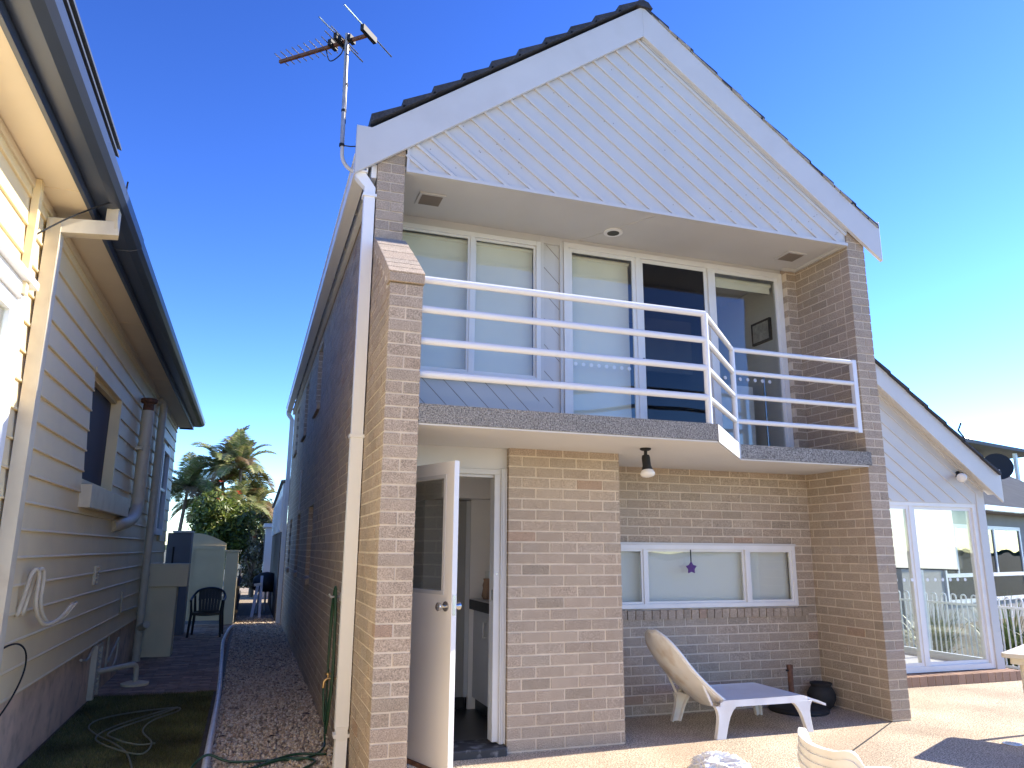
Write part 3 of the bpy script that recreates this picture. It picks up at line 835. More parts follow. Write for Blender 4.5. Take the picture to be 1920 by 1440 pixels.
# lower window with blinds
w2 = win_y("window", H, YR - 0.012, [WX0, 1.700, 2.868, WX1], WZ0, WZ1, fr=0.042, depth=0.07)
b = MB(); b.box((WX0 + 0.03, YR + 0.09, WZ0 + 0.02), (WX1 - 0.03, YR + 0.094, WZ1 - 0.02)); b.build("blind", M['blind_thin'], w2)
b = MB(); b.box((WX0 - 0.01, YR - 0.016, WZ1), (WX1 + 0.01, YR + 0.02, WZ1 + 0.022)); b.build("window_head", M['white'], w2)
st = thing("hanging_star", "small purple star ornament hanging in the ground-floor window", "ornament", (2.19, 0.845, 1.33))
b = MB()
pts = []
for k in range(10):
    a = math.pi / 2 + k * math.pi / 5; r_ = 0.062 if k % 2 == 0 else 0.036
    pts.append((2.19 + r_ * math.cos(a), 0.838, 1.325 + r_ * math.sin(a)))
b.prism(pts, (0, 0.012, 0)); b.add([(2.19, 0.822, 1.325)] + pts, [(0, i + 1, (i + 1) % 10 + 1) for i in range(10)])
b.build("star", M['purple'], st)
b = MB(); b.box((2.184, 0.843, 1.385), (2.196, 0.846, 1.50)); b.build("ribbon", M['black'], st)

# --- ground floor door, frame, step, interior
b = MB()
b.box((-0.925, 0.05, 2.082), (0.0, 0.16, 2.125)); b.box((-0.105, 0.048, 0.07), (-0.055, 0.16, 2.082)); b.box((-0.945, 0.05, 0.07), (-0.905, 0.16, 2.082))
b.box((-0.905, 0.075, 2.06), (-0.105, 0.10, 2.0815))
for k in range(4):
    b.box((-0.053 + k * 0.0125, 0.03 - 0.004 * (k % 2), 0.055), (-0.042 + k * 0.0125, 0.16, 2.13))
b.box((-0.056, 0.05, 0.056), (-0.004, 0.158, 2.128))
fr_o = b.build("door_frame", M['white'], H, bevel=0.003)
b = MB(); b.box((-0.108, 0.060, 1.10), (-0.1055, 0.085, 1.18)); b.lathe([(0.007, 0), (0.007, 0.002)], (-0.0795, 0.0475, 1.30), 10, (0, -1, 0)); b.build("strike_plate", M['steel'], fr_o)
b = MB(); b.box((-0.944, 0.055, 2.126), (0.0, 0.15, 2.297)); b.build("lintel_panel", M['soffit'], H)
b = MB(); b.box((-0.93, -0.045, -0.09), (-0.012, 0.25, 0.052)); b.build("door_step", M['step_black'], H, bevel=0.012)
dl = bpy.data.objects.new("door", None)
# door leaf as mesh in its own rotated frame (hinged at the left jamb)
ang = math.atan2(-0.765, 0.285)
ux = Vector((math.cos(ang), math.sin(ang), 0)); uy = Vector((-math.sin(ang), math.cos(ang), 0))
hp = Vector((-0.918, 0.02, 0))
def D(u, w, z): return hp + ux * u + uy * w + Vector((0, 0, z))
def dbox(b, u0, u1, w0, w1, z0, z1):
    b.obox(D(u0, w0, z0), ux * (u1 - u0), uy * (w1 - w0), (0, 0, z1 - z0))
b = MB()
PX0, PX1, PZ0, PZ1 = 0.10, 0.715, 1.20, 1.985
dbox(b, 0, PX0, -0.02, 0.02, 0.065, 2.085); dbox(b, PX1, 0.82, -0.02, 0.02, 0.065, 2.085)
dbox(b, PX0, PX1, -0.0198, 0.0198, 0.065, PZ0); dbox(b, PX0, PX1, -0.0198, 0.0198, PZ1, 2.085)
door = b.build("door", M['door'], H)
b = MB()
for (a, c, e, f_) in ((PX0 - 0.012, PX0 + 0.012, PZ0 - 0.012, PZ1 + 0.012), (PX1 - 0.012, PX1 + 0.012, PZ0 - 0.012, PZ1 + 0.012)):
    dbox(b, a, c, -0.026, 0.026, e, f_)
dbox(b, PX0 + 0.012, PX1 - 0.012, -0.0255, 0.0255, PZ0 - 0.012, PZ0 + 0.012); dbox(b, PX0 + 0.012, PX1 - 0.012, -0.0255, 0.0255, PZ1 - 0.012, PZ1 + 0.012)
b.build("glazing_bead", M['white'], door)
b = MB(); dbox(b, PX0 + 0.012, PX1 - 0.012, -0.002, 0.002, PZ0 + 0.012, PZ1 - 0.012); b.build("pane", M['glass_door'], door)
for s_ in (-1, 1):
    b = MB()
    b.lathe([(0.033, 0.0), (0.033, 0.006), (0.014, 0.010), (0.013, 0.030), (0.026, 0.050), (0.028, 0.066), (0.020, 0.072)], D(0.757, 0.021 * s_, 1.115), 20, uy * s_)
    b.build("door_knob", M['steel'], door, smooth=True, auto=50)
b = MB(); dbox(b, 0.8202, 0.822, -0.012, 0.012, 1.06, 1.19); b.build("latch_plate", M['steel'], door)
b = MB(); dbox(b, 0.02, 0.80, -0.03, -0.0205, 0.07, 0.10); b.build("weather_strip", M['rust'], door)
# interior shell
b = MB()
b.box((-0.94, 0.16, -0.02), (XB - 0.1, 3.6, 0.03)); b.box((XB - 0.1, YR + 0.11, -0.02), (XR0, 3.6, 0.03)); b.build("interior_floor", M['floor_dark'], H)
b = MB()
b.box((-0.94, 3.6, 0.0), (XR0, 3.65, 2.29)); b.box((0.78, 0.305, 0.03), (0.86, 1.5, 2.27)); b.box((0.10, 1.452, 0.03), (0.78, 1.50, 2.27)); b.box((-0.94, 0.17, 2.275), (XB - 0.11, 3.6, 2.29)); b.box((XB - 0.11, YR + 0.11, 2.275), (XR0, 3.6, 2.29)); b.box((XR0 - 0.01, YR + 0.11, 0.0), (XR0 + 0.05, 3.6, 2.27)); b.box((-0.94, 0.2, 0.0), (-0.92, 3.6, 2.27))
b.box((-0.25, 1.25, 1.97), (0.78, 3.0, 2.27))
b.build("interior_wall", M['room'], H)
kc = thing("kitchen_counter", "white kitchen cupboard with dark bench edge seen through open door", "cupboard", (0.45, 1.2, 0.03))
b = MB(); b.box((0.14, 0.40, 0.14), (0.775, 1.44, 0.93)); b.build("cupboard", M['white'], kc)
b = MB(); b.box((0.10, 0.40, 0.932), (0.778, 1.45, 1.02)); b.build("bench_edge", M['bench'], kc)
b = MB(); b.box((0.10, 0.40, 1.021), (0.778, 1.45, 1.028)); b.build("benchtop", M['white'], kc)
b = MB(); b.box((0.17, 0.40, 0.03), (0.775, 1.44, 0.139)); b.build("plinth", M['bench'], kc)
b = MB(); b.tube([(0.14, 1.02, 0.84), (0.11, 1.02, 0.84), (0.11, 1.02, 0.71), (0.14, 1.02, 0.71)], 0.007, 8); b.build("handle", M['white'], kc)
tc_ = thing("tall_cupboard", "tall grey pantry cupboard standing behind the open white door", "cupboard", (-0.1, 1.7, 0.03))
b = MB(); b.box((-0.36, 1.46, 0.14), (0.085, 2.1, 1.955)); b.build("carcass", M['grey_wall'], tc_)
b = MB(); b.box((0.055, 1.445, 0.14), (0.095, 1.4595, 1.955)); b.build("edge_panel", M['white'], tc_)
b = MB(); b.box((-0.36, 1.50, 0.03), (0.085, 2.1, 0.139)); b.build("plinth", M['bench'], tc_)
vs = thing("clay_vase", "brown patterned clay vase on the kitchen bench by the doorway", "vase", (0.225, 1.25, 1.028))
MB().lathe([(0.045, 0), (0.062, 0.03), (0.05, 0.10), (0.055, 0.13), (0.042, 0.17), (0.05, 0.19)], (0.225, 1.25, 1.029), 20).build("vase", M['terracotta'], vs, smooth=True, auto=50)
b = MB()
b.lathe([(0.03, 0.19), (0.034, 0.26)], (0.225, 1.25, 1.029), 14); b.build("glass_liner", M['glass'], vs)

# --- side windows (narrow, in the left wall)
for (a, c, z0, z1) in side_holes:
    b = MB()
    b.box((XL0 + 0.10, a, z0), (XL0 + 0.14, a + 0.04, z1)); b.box((XL0 + 0.10, c - 0.04, z0), (XL0 + 0.14, c, z1))
    b.box((XL0 + 0.10, a + 0.04, z0), (XL0 + 0.138, c - 0.04, z0 + 0.04)); b.box((XL0 + 0.10, a + 0.04, z1 - 0.04), (XL0 + 0.138, c - 0.04, z1))
    f = b.build("side_window", M['alu'], H)
    b = MB(); b.box((XL0 + 0.115, a + 0.04, z0 + 0.04), (XL0 + 0.119, c - 0.04, z1 - 0.04)); b.build("pane", M['glass'], f)
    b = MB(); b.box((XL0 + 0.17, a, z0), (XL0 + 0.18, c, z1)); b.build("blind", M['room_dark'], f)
    b = MB()
    k = a - 0.02
    while k < c:
        b.col = brick_col(); b.obox((XL0 - 0.045, k, z0 - 0.095), (0.15, 0, 0.03), (0, 0.078, 0), (0, 0, 0.075)); k += 0.087
    b.build("sill", M['brick'], f)
b = MB(); b.tube([(XL0 - 0.02, 7.45, 2.12), (XL0 - 0.02, 7.45, 2.75)], 0.012, 8); b.lathe([(0.025, 0), (0.025, 0.02)], (XL0 - 0.02, 7.45, 2.76), 10); b.build("conduit", M['white'], H)

# ------------------------------------------------------------------ right-hand annex (same building)
YA = 1.5
b = MB()
zA = lambda x: 3.805 - 0.748 * (x - 5.33) - 0.30
b.prism([(XR1, YA, 2.10), (6.97, YA, 2.10), (6.97, YA, zA(6.97) + 0.02), (XR1, YA, zA(XR1) + 0.02)], (0, 0.05, 0))
c = 3.9
ZA0 = 2.12
while c < 9.2:
    xe = min(c, 6.95); xs = XR1
    # bounded by rake which is parallel, so lines run from the pier to the sill or right edge
    zs, ze = ZA0 + SL * (c - xs), ZA0 + SL * (c - xe)
    top = zA(xs)
    if zs < top + 0.02 and zs > ZA0 + 0.02:
        p, q = Vector((xs, YA, zs)), Vector((xe, YA, ze))
        b.obox(p - up * 0.011, q - p, (0, -0.013, 0), up * 0.022)
    c += 0.262
b.build("annex_cladding", M['clad'], H, bevel=0.002)
b = MB()
zb_ = lambda x: 3.805 - 0.748 * (x - 5.33)
b.prism([(XR1, YA - 0.16, zb_(XR1)), (XR1, YA - 0.16, zb_(XR1) - 0.32), (7.15, YA - 0.16, zb_(7.15) - 0.32), (7.15, YA - 0.16, zb_(7.02)), (7.02, YA - 0.16, zb_(7.02))], (0, 0.03, 0))
b.build("barge_board", M['white'], H, bevel=0.003)
b = MB(); b.prism([(XR1, YA - 0.13, zb_(XR1) - 0.27), (7.08, YA - 0.13, zb_(7.08) - 0.27), (7.08, YA - 0.13, zb_(7.08) - 0.255), (XR1, YA - 0.13, zb_(XR1) - 0.255)], (0, 0.13, 0))
b.obox((XR1, YA - 0.03, zA(XR1) - 0.02), (6.97 - XR1, 0, -0.748 * (6.97 - XR1)), (0, 0.028, 0), (0, 0, 0.05))
b.build("annex_soffit", M['white'], H)
b = MB(); b.box((6.86, YA - 0.01, 0.09), (6.99, YA + 0.10, zA(6.97))); b.box((6.99, YA + 0.0, 0.09), (7.0, YA + 0.10, zA(6.97) - 0.02))
for k in range(8): b.lathe([(0.009, 0), (0.009, 0.002)], (6.955, YA - 0.0105, 0.3 + k * 0.24), 8, (0, -1, 0))
b.build("corner_post", M['clad'], H)
ad = win_y("annex_door", H, YA + 0.01, [XR1 + 0.05, 5.78, 6.86], 0.105, 2.12, fr=0.065, depth=0.11, sash=0.04)
for k in range(12): MB().lathe([(0.021, 0.0), (0.021, 0.002)], (5.20 + k * 0.122, YA + 0.024, 1.165), 14, (0, -1, 0)).build("sticker", M['sticker'], ad)
b = MB(); x = XR1
while x < 7.0:
    kk = random.uniform(0.85, 1.15); b.col = (0.33 * kk, 0.215 * kk, 0.15 * kk)
    b.box((x + 0.005, YA - 0.18, -0.1), (x + 0.112, YA + 0.05, 0.098)); x += 0.117
b.build("annex_step", M['step_brick'], H, bevel=0.004)
b = MB(); b.box((XR1, YA - 0.172, -0.1), (7.0, YA + 0.3, 0.093)); b.build("step_mortar", M['mortar'], H)
# annex interior and glazed east side
b = MB(); b.box((XR1, YA + 0.12, 0.0), (7.0, 6.0, 0.10)); b.build("annex_floor", mat("pale_floor", (0.55, 0.52, 0.48), 0.5, var=0.1), H)
b = MB(); b.box((XR1, 5.95, 0.1), (5.0, 6.0, 2.4)); b.box((XR1 + 0.0, YA + 0.3, 0.1), (XR1 + 0.03, 5.95, 4.2)); b.build("annex_wall", M['room'], H)
b = MB(); b.prism([(XR1, YA + 0.15, zA(XR1)), (7.0, YA + 0.15, zA(7.0)), (7.0, YA + 0.15, zA(7.0) + 0.02), (XR1, YA + 0.15, zA(XR1) + 0.02)], (0, 4.4, 0)); b.build("annex_ceiling", M['room'], H)
b = MB()
for y in (YA + 0.10, 2.555, 4.6, 5.92):
    w_ = 0.05
    b.box((6.93, y, 0.10), (6.99, y + w_, 2.22))
b.box((6.932, YA + 0.15, 0.10), (6.988, 5.92, 0.19)); b.box((6.932, YA + 0.15, 2.16), (6.988, 5.92, 2.26))
aw = b.build("annex_window", M['alu'], H)
b = MB(); b.box((6.955, YA + 0.15, 0.19), (6.960, 5.92, 2.16)); b.build("pane", M['glass'], aw)
b = MB(); b.box((6.915, 1.93, 1.275), (6.919, 2.54, 2.19)); b.box((6.915, 2.62, 1.275), (6.919, 4.58, 2.19)); b.build("blind", M['blind_lit'], aw)
b = MB(); b.box((6.912, 1.93, 1.258), (6.922, 2.54, 1.2745)); b.box((6.912, 2.62, 1.258), (6.922, 4.58, 1.2745)); b.build("blind_rail", M['black'], aw)
ac = thing("deck_chair", "folded grey canvas chair lying inside the annex door", "chair", (5.3, 2.3, 0.1))
b = MB(); b.obox((4.95, 2.2, 0.42), (0.75, 0.1, -0.02), (0.0, 0.35, 0.02), (0, 0, 0.03)); b.obox((4.95, 2.2, 0.18), (0.75, 0.12, 0.22), (0, 0.35, 0), (0, 0, 0.03)); b.build("canvas", M['grey_wall'], ac)
b = MB(); b.tube([(4.95, 2.2, 0.105), (5.7, 2.35, 0.43)], 0.014, 8); b.tube([(4.95, 2.55, 0.105), (5.7, 2.68, 0.43)], 0.014, 8); b.tube([(5.7, 2.32, 0.105), (4.95, 2.22, 0.43)], 0.014, 8); b.build("frame", M['steel'], ac)

# ------------------------------------------------------------------ lights on the house
def floodlight(name, label, base, tip, up_dir, parent_r=0.055):
    base, tip = Vector(base), Vector(tip)
    t = thing(name, label, "floodlight", base, 0, "spot floodlights")
    d_ = (tip - base).normalized()
    b = MB(); b.lathe([(0.045, 0.0), (0.045, 0.012), (0.03, 0.02)], base - Vector(up_dir) * 0.0, 18, -Vector(up_dir)); b.tube([base - Vector(up_dir) * 0.015, base - Vector(up_dir) * 0.05, base - Vector(up_dir) * 0.06 + d_ * 0.03], 0.014, 10)
    b.build("bracket", M['black'], t, smooth=True, auto=40)
    q = base - Vector(up_dir) * 0.06
    b = MB(); b.lathe([(0.030, 0.0), (0.034, 0.02), (0.034, 0.085), (0.046, 0.12), (0.046, 0.125)], q, 20, d_); b.build("housing", M['black'], t, smooth=True, auto=40)
    b = MB(); b.lathe([(0.047, 0.1255), (0.058, 0.145), (0.060, 0.155), (0.05, 0.170), (0.02, 0.178)], q, 24, d_); b.build("lamp", M['lamp_glass'], t, smooth=True, auto=60)
    return t
floodlight("floodlight", "black spot floodlight under the balcony slab", (1.03, -0.40, ZS0), (1.02, -0.48, ZS0 - 0.4), (0, 0, 1))
floodlight("floodlight", "spot floodlight high on the white annex gable", (6.60, YA, 2.47), (6.10, YA - 0.40, 2.22), (0, 1, 0))

# ------------------------------------------------------------------ TV antenna
an = thing("tv_antenna", "rooftop television antenna on a bent mast at the left eave", "antenna", (-1.40, 0.12, 4.5))
b = MB(); b.tube(bez([(-1.30, 0.10, 4.55), (-1.40, 0.12, 4.60), (-1.455, 0.12, 4.68), (-1.463, 0.12, 4.80)], 6) + [Vector((-1.468, 0.12, 5.35))], 0.0165, 10)
b.build("mast_base", M['white'], an, smooth=True, auto=50)
b = MB(); b.tube([(-1.466, 0.12, 4.80), (-1.472, 0.115, 5.35), (-1.48, 0.11, 5.86)], 0.0185, 10); b.build("mast", mat("galvanised_mast", (0.42, 0.40, 0.38), 0.5, metal=0.5, var=0.3, vscale=12), an, smooth=True, auto=50)
b = MB()
for z in (4.80, 5.12, 5.37): b.lathe([(0.022, -0.012), (0.022, 0.012)], (-1.468, 0.118, z), 10)
b.tube([(-1.45, 0.10, 4.79), (-1.40, 0.08, 4.78), (-1.33, 0.05, 4.78)], 0.005, 6)
b.tube(bez([(-1.64, 0.27, 5.77), (-1.60, 0.25, 5.66), (-1.52, 0.15, 5.68), (-1.485, 0.10, 5.76), (-1.47, 0.10, 5.4), (-1.452, 0.11, 5.0)], 8), 0.005, 6)
b.build("cable", M['black'], an)
bo0, bo1 = Vector((-2.02, 0.62, 5.80)), Vector((-1.30, -0.03, 5.80))
bd = (bo1 - bo0).normalized(); pd = Vector((-bd.y, bd.x, 0))
b = MB(); b.obox(bo0 - pd * 0.013 - Vector((0, 0, 0.013)), bo1 - bo0, pd * 0.026, (0, 0, 0.026)); b.build("boom", M['rust'], an)
LB = (bo1 - bo0).length
def elem(t_, half, r_=0.0055, zo=0.02):
    c_ = bo0 + bd * (LB * t_) + Vector((0, 0, zo))
    MB().tube([c_ - pd * half, c_ + pd * half], r_, 7).build("element", M['steel'], an)
for i in range(9): elem(0.02 + i * 0.068, 0.095 + 0.003 * i, 0.0055)
elem(0.64, 0.17, 0.006); elem(0.695, 0.32, 0.0075, 0.03); elem(0.73, 0.20, 0.006); elem(0.985, 0.36, 0.0075, 0.03)
b = MB()
for (t_, l_) in ((0.60, 0.05), (0.70, 0.10), (0.985, 0.10), (0.80, 0.04)):
    c_ = bo0 + bd * (LB * t_); b.obox(c_ - pd * l_ - bd * 0.018 - Vector((0, 0, 0.02)), pd * (2 * l_), bd * 0.036, (0, 0, 0.055))
b.build("bracket", M['black'], an)

# ------------------------------------------------------------------ garden hose on the wall by the downpipe
tp = thing("garden_tap", "brass tap on the brick side wall with hose attached", "tap", (XL0, 1.05, 0.42))
b = MB(); b.tube([(XL0 + 0.01, 1.05, 0.42), (XL0 - 0.07, 1.05, 0.42), (XL0 - 0.09, 1.05, 0.40), (XL0 - 0.095, 1.05, 0.35)], 0.013, 10); b.lathe([(0.028, 0), (0.028, 0.012)], (XL0 - 0.06, 1.05, 0.455), 12); b.tube([(XL0 - 0.06, 1.05, 0.42), (XL0 - 0.06, 1.05, 0.46)], 0.008, 8); b.build("tap_body", M['brass'], tp, smooth=True, auto=40)
gh = MB()
xw = XL0 - 0.045
gh.tube(bez([(XL0 - 0.095, 1.05, 0.35), (xw - 0.03, 0.98, 0.1), (xw, 0.90, 0.45), (xw, 0.93, 0.95), (xw, 0.98, 1.12), (xw, 1.02, 1.14), (xw, 1.08, 1.05), (xw - 0.01, 1.12, 0.6), (xw - 0.02, 1.05, 0.15),
             (xw - 0.03, 0.85, 0.05), (xw, 0.82, 0.5), (xw, 0.92, 1.10), (xw - 0.01, 1.0, 1.125), (xw - 0.012, 1.14, 0.8), (xw - 0.02, 1.02, 0.05), (xw - 0.05, 0.8, -0.06), (xw - 0.2, 0.62, -0.078), (-1.62, 0.63, -0.078), (-1.95, 0.66, -0.072), (-2.12, 0.69, -0.02), (-2.22, 0.6, -0.085), (-2.1, 0.45, -0.06), (-1.9, 0.40, -0.078),
             (-1.55, 0.62, -0.07), (-1.35, 0.5, -0.075), (-1.55, 0.25, -0.078), (-1.8, 0.3, -0.078), (-1.75, 0.5, -0.078), (-1.5, 0.72, -0.07), (-1.25, 0.68, -0.075)], 10), 0.0095, 8)
tag(gh.build("garden_hose", M['hose'], smooth=True), "dark green garden hose looped beside the white downpipe and over gravel", "hose")
hh = thing("hose_hook", "white hose hook high on the brick side wall", "hook", (XL0, 1.0, 1.1))
b = MB(); b.tube([(XL0 + 0.01, 1.0, 1.085), (XL0 - 0.08, 1.0, 1.085), (XL0 - 0.095, 1.0, 1.11)], 0.008, 8); b.box((XL0 - 0.006, 0.98, 1.05), (XL0 + 0.001, 1.02, 1.12)); b.build("hook", M['white'], hh)
# faded hose lying on the lawn
lh = MB()
lh.tube(bez([(-2.60, 0.60, -0.09), (-2.72, 1.2, -0.09), (-2.86, 1.55, -0.085), (-3.05, 1.9, -0.08), (-3.18, 2.3, -0.085), (-3.12, 2.62, -0.085), (-2.85, 2.85, -0.085), (-2.52, 2.95, -0.085), (-2.48, 2.75, -0.08), (-2.66, 2.35, -0.075), (-2.70, 1.95, -0.08), (-2.58, 1.5, -0.085), (-2.62, 1.15, -0.085), (-2.85, 1.35, -0.07), (-3.03, 1.72, -0.07),
             (-2.98, 2.15, -0.08), (-2.75, 2.6, -0.08), (-2.5, 2.88, -0.07), (-2.62, 2.6, -0.07), (-2.95, 1.95, -0.07), (-2.86, 1.6, -0.06), (-2.68, 1.45, -0.08), (-2.55, 1.48, -0.085)], 10), 0.007, 7)
tag(lh.build("garden_hose", M['hose_old'], smooth=True), "thin faded green hose tangled on the mossy grass", "hose")
pv = MB(); pv.tube(bez([(-2.12, -0.6, -0.075), (-2.125, 1.0, -0.075), (-2.135, 3.6, -0.075), (-2.19, 6.3, -0.075), (-2.235, 8.6, -0.075), (-2.19, 10.6, -0.075), (-2.12, 11.35, -0.07)], 8), 0.027, 12)
tag(pv.build("edging_pipe", M['pvc'], smooth=True), "long white plastic pipe lying along the edge of the gravel", "pipe")

# ------------------------------------------------------------------ LEFT: weatherboard house
WH = thing("weatherboard_house", "cream weatherboard house with charcoal gutter on the left", "house", (-3.42, 3.0, -0.1))
XW = -3.42
BH = 0.1855
hl = [(1.90, 3.42, 2.06, 3.07), (7.75, 8.65, 1.75, 3.10)]
nearw = (-2.6, -0.52, 1.2, 3.08)
b = MB()
for k in range(0, 18):
    z0 = 0.475 + k * BH; z1 = z0 + BH
    if z0 > 3.76: break
    z1 = min(z1, 3.78)
    ints = [(-12.0, 9.75)]
    for (ha, hb, hz0, hz1) in hl + [nearw]:
        if z1 > hz0 + 0.02 and z0 < hz1 - 0.02:
            nv = []
            for (a, c) in ints:
                if c <= ha or a >= hb: nv.append((a, c)); continue
                if a < ha: nv.append((a, ha))
                if c > hb: nv.append((hb, c))
            ints = nv
    for (a, c) in ints:
        b.prism([(XW - 0.03, a, z0), (XW + 0.016, a, z0), (XW + 0.019, a, z0 + 0.006), (XW + 0.017, a, z0 + 0.014), (XW + 0.012, a, z0 + 0.020), (XW + 0.0005, a, z1), (XW - 0.03, a, z1)], (0, c - a, 0))
b.build("wall", M['cream'], WH)
b = MB(); wall_core_with_holes(b, -12.0, 9.75, 0.4, 3.8, hl + [nearw], XW - 0.14, XW - 0.031)
b.box((XW - 6, 9.66, -0.2), (XW - 0.02, 9.75, 3.75)); b.build("inner_wall", M['cream_s'], WH)
b = MB(); b.box((XW - 0.30, -12, -0.4), (XW - 0.028, 9.72, 0.475)); b.build("footing", M['footing'], WH)
b = MB(); b.box((XW - 0.02, -12, 3.70), (XW + 0.022, 9.75, 3.755)); b.build("frieze", M['cream_s'], WH)
b = MB(); b.box((XW - 0.1, -12, 3.765), (-3.155, 9.95, 3.785)); 
for y in (-0.55, 2.6, 5.4): b.box((XW - 0.02, y, 3.761), (-3.16, y + 0.004, 3.7652))
b.build("soffit", M['cream_s'], WH)
b = MB(); b.box((-3.165, -12, 3.735), (-3.14, 9.98, 3.98)); b.box((-3.40, 9.95, 3.735), (-3.165, 9.98, 3.98)); b.build("fascia", M['charcoal'], WH)
b = MB()
for (ya, yb, xo) in ((-12, 0.55, 0.0), (0.555, 10.0, -0.004)):
    b.prism([(-3.139, ya, 3.80 + xo), (-3.03 + xo, ya, 3.80 + xo), (-2.975 + xo, ya, 3.815 + xo), (-2.945 + xo, ya, 3.845 + xo), (-2.935 + xo, ya, 3.90 + xo), (-2.945 + xo, ya, 3.925 + xo), (-2.965 + xo, ya, 3.93 + xo), (-2.965 + xo, ya, 3.86), (-3.139, ya, 3.86)], (0, yb - ya, 0))
b.build("gutter", M['charcoal'], WH, bevel=0.004)
b = MB()
b.prism([(-3.03, -12, 3.95), (-3.03, -12, 3.97), (-8.0, -12, 5.85), (-8.0, -12, 5.83)], (0, 22.05, 0))
b.prism([(-2.935, -12, 3.945), (-2.935, -12, 3.962), (-4.0, -12, 4.41), (-4.0, -12, 4.39)], (0, 11.25, 0))
b.prism([(-2.922, -12, 3.985), (-2.922, -12, 4.003), (-4.0, -12, 4.46), (-4.0, -12, 4.44)], (0, 11.23, 0))
for k in range(78): b.obox((-3.05, -4.95 + k * 0.19, 3.972), (-4.9, 0, 1.85), (0, 0.03, 0), (0, 0, 0.022))
b.build("roof", M['roof_sheet'], WH)
# rectangular downpipe with offset arm
b = MB()
rect_pipe(b, [(-3.03, -0.19, 3.81), (-3.03, -0.19, 3.66)], 0.10, 0.075, (0, 1, 0))
rect_pipe(b, [(-2.993, -0.185, 3.665), (-3.39, -0.27, 3.60)], 0.10, 0.10, (0.21, -0.98, 0))
rect_pipe(b, [(XW + 0.065, -0.26, 3.65), (XW + 0.065, -0.26, -0.1)], 0.11, 0.085, (0, 1, 0))
b.build("downpipe", M['cream_pipe'], WH)
b = MB(); b.box((XW + 0.012, -0.66, 3.0), (XW + 0.055, -0.60, 3.76)); b.build("cover_strip", M['cream'], WH)
# near white window
b = MB()
a0, a1, z0, z1 = -2.6, -0.52, 1.2, 3.08
b.box((XW - 0.03, a1 - 0.09, z0), (XW + 0.035, a1, z1)); b.box((XW - 0.03, a0, z1 - 0.10), (XW + 0.035, a1 - 0.09, z1)); b.box((XW - 0.03, a0, z0), (XW + 0.035, a1 - 0.09, z0 + 0.09)); b.box((XW - 0.03, a0, z0 + 0.09), (XW + 0.035, a0 + 0.09, z1 - 0.1))
b.box((XW - 0.03, a0 - 0.05, z1 + 0.0), (XW + 0.075, a1 + 0.06, z1 + 0.05)); b.box((XW - 0.03, a1 - 0.17, z0 + 0.09), (XW + 0.005, a1 - 0.09, z1 - 0.1)); b.box((XW - 0.03, a0 + 0.09, z1 - 0.2), (XW + 0.005, a1 - 0.17, z1 - 0.1)); b.box((XW - 0.03, -1.6, z0 + 0.09), (XW + 0.005, -1.53, z1 - 0.2))
nw = b.build("window", M['ext_white'], WH, bevel=0.004)
b = MB(); b.box((XW - 0.025, a0 + 0.09, z0 + 0.09), (XW - 0.02, a1 - 0.17, z1 - 0.2)); b.build("pane", M['glass'], nw)
b = MB(); b.box((XW - 0.14, a0, z0), (XW - 0.12, a1, z1)); b.build("blind", M['blind'], nw)
# dark window with hood sides and sill box
a0, a1, z0, z1 = hl[0]
b = MB(); b.box((XW - 0.12, a1 - 0.06, z0), (XW + 0.02, a1, z1)); b.box((XW - 0.12, a0, z1 - 0.04), (XW - 0.03, a1 - 0.06, z1)); b.box((XW - 0.12, a0, z0), (XW - 0.03, a1 - 0.06, z0 + 0.04)); b.box((XW - 0.12, a0, z0 + 0.04), (XW - 0.05, a0 + 0.02, z1 - 0.04)); b.box((XW - 0.03, a0 - 0.03, z1), (XW + 0.022, a1 + 0.1, z1 + 0.05))
dw = b.build("window", M['cream'], WH)
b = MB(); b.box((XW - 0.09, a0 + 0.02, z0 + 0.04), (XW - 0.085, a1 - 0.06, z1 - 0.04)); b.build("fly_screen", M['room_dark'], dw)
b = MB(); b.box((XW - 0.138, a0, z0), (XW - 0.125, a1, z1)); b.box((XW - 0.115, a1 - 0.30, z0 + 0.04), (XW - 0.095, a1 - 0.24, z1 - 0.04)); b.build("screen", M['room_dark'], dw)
b = MB(); b.box((XW + 0.0, a0 - 0.02, 1.83), (XW + 0.10, 4.15, 2.04)); b.build("sill_box", M['cream_pipe'], dw, bevel=0.006)
a0, a1, z0, z1 = hl[1]
b = MB(); b.box((XW - 0.05, a0 - 0.06, z0 - 0.06), (XW + 0.04, a0 + 0.04, z1 + 0.06)); b.box((XW - 0.05, a1 - 0.04, z0 - 0.06), (XW + 0.04, a1 + 0.06, z1 + 0.06)); b.box((XW - 0.05, a0 + 0.04, z0 - 0.06), (XW + 0.038, a1 - 0.04, z0 + 0.04)); b.box((XW - 0.05, a0 + 0.04, z1 - 0.04), (XW + 0.038, a1 - 0.04, z1 + 0.06)); b.box((XW - 0.05, a0 + 0.04, 2.42), (XW + 0.02, a1 - 0.04, 2.46))
fw_ = b.build("window", M['ext_white'], WH)
b = MB(); b.box((XW - 0.02, a0 + 0.04, z0 + 0.04), (XW - 0.015, a1 - 0.04, z1 - 0.04)); b.build("pane", M['glass_dark'], fw_)
b = MB(); b.box((XW - 0.13, a0, z0), (XW - 0.11, a1, z1)); b.build("screen", M['room_dark'], fw_)
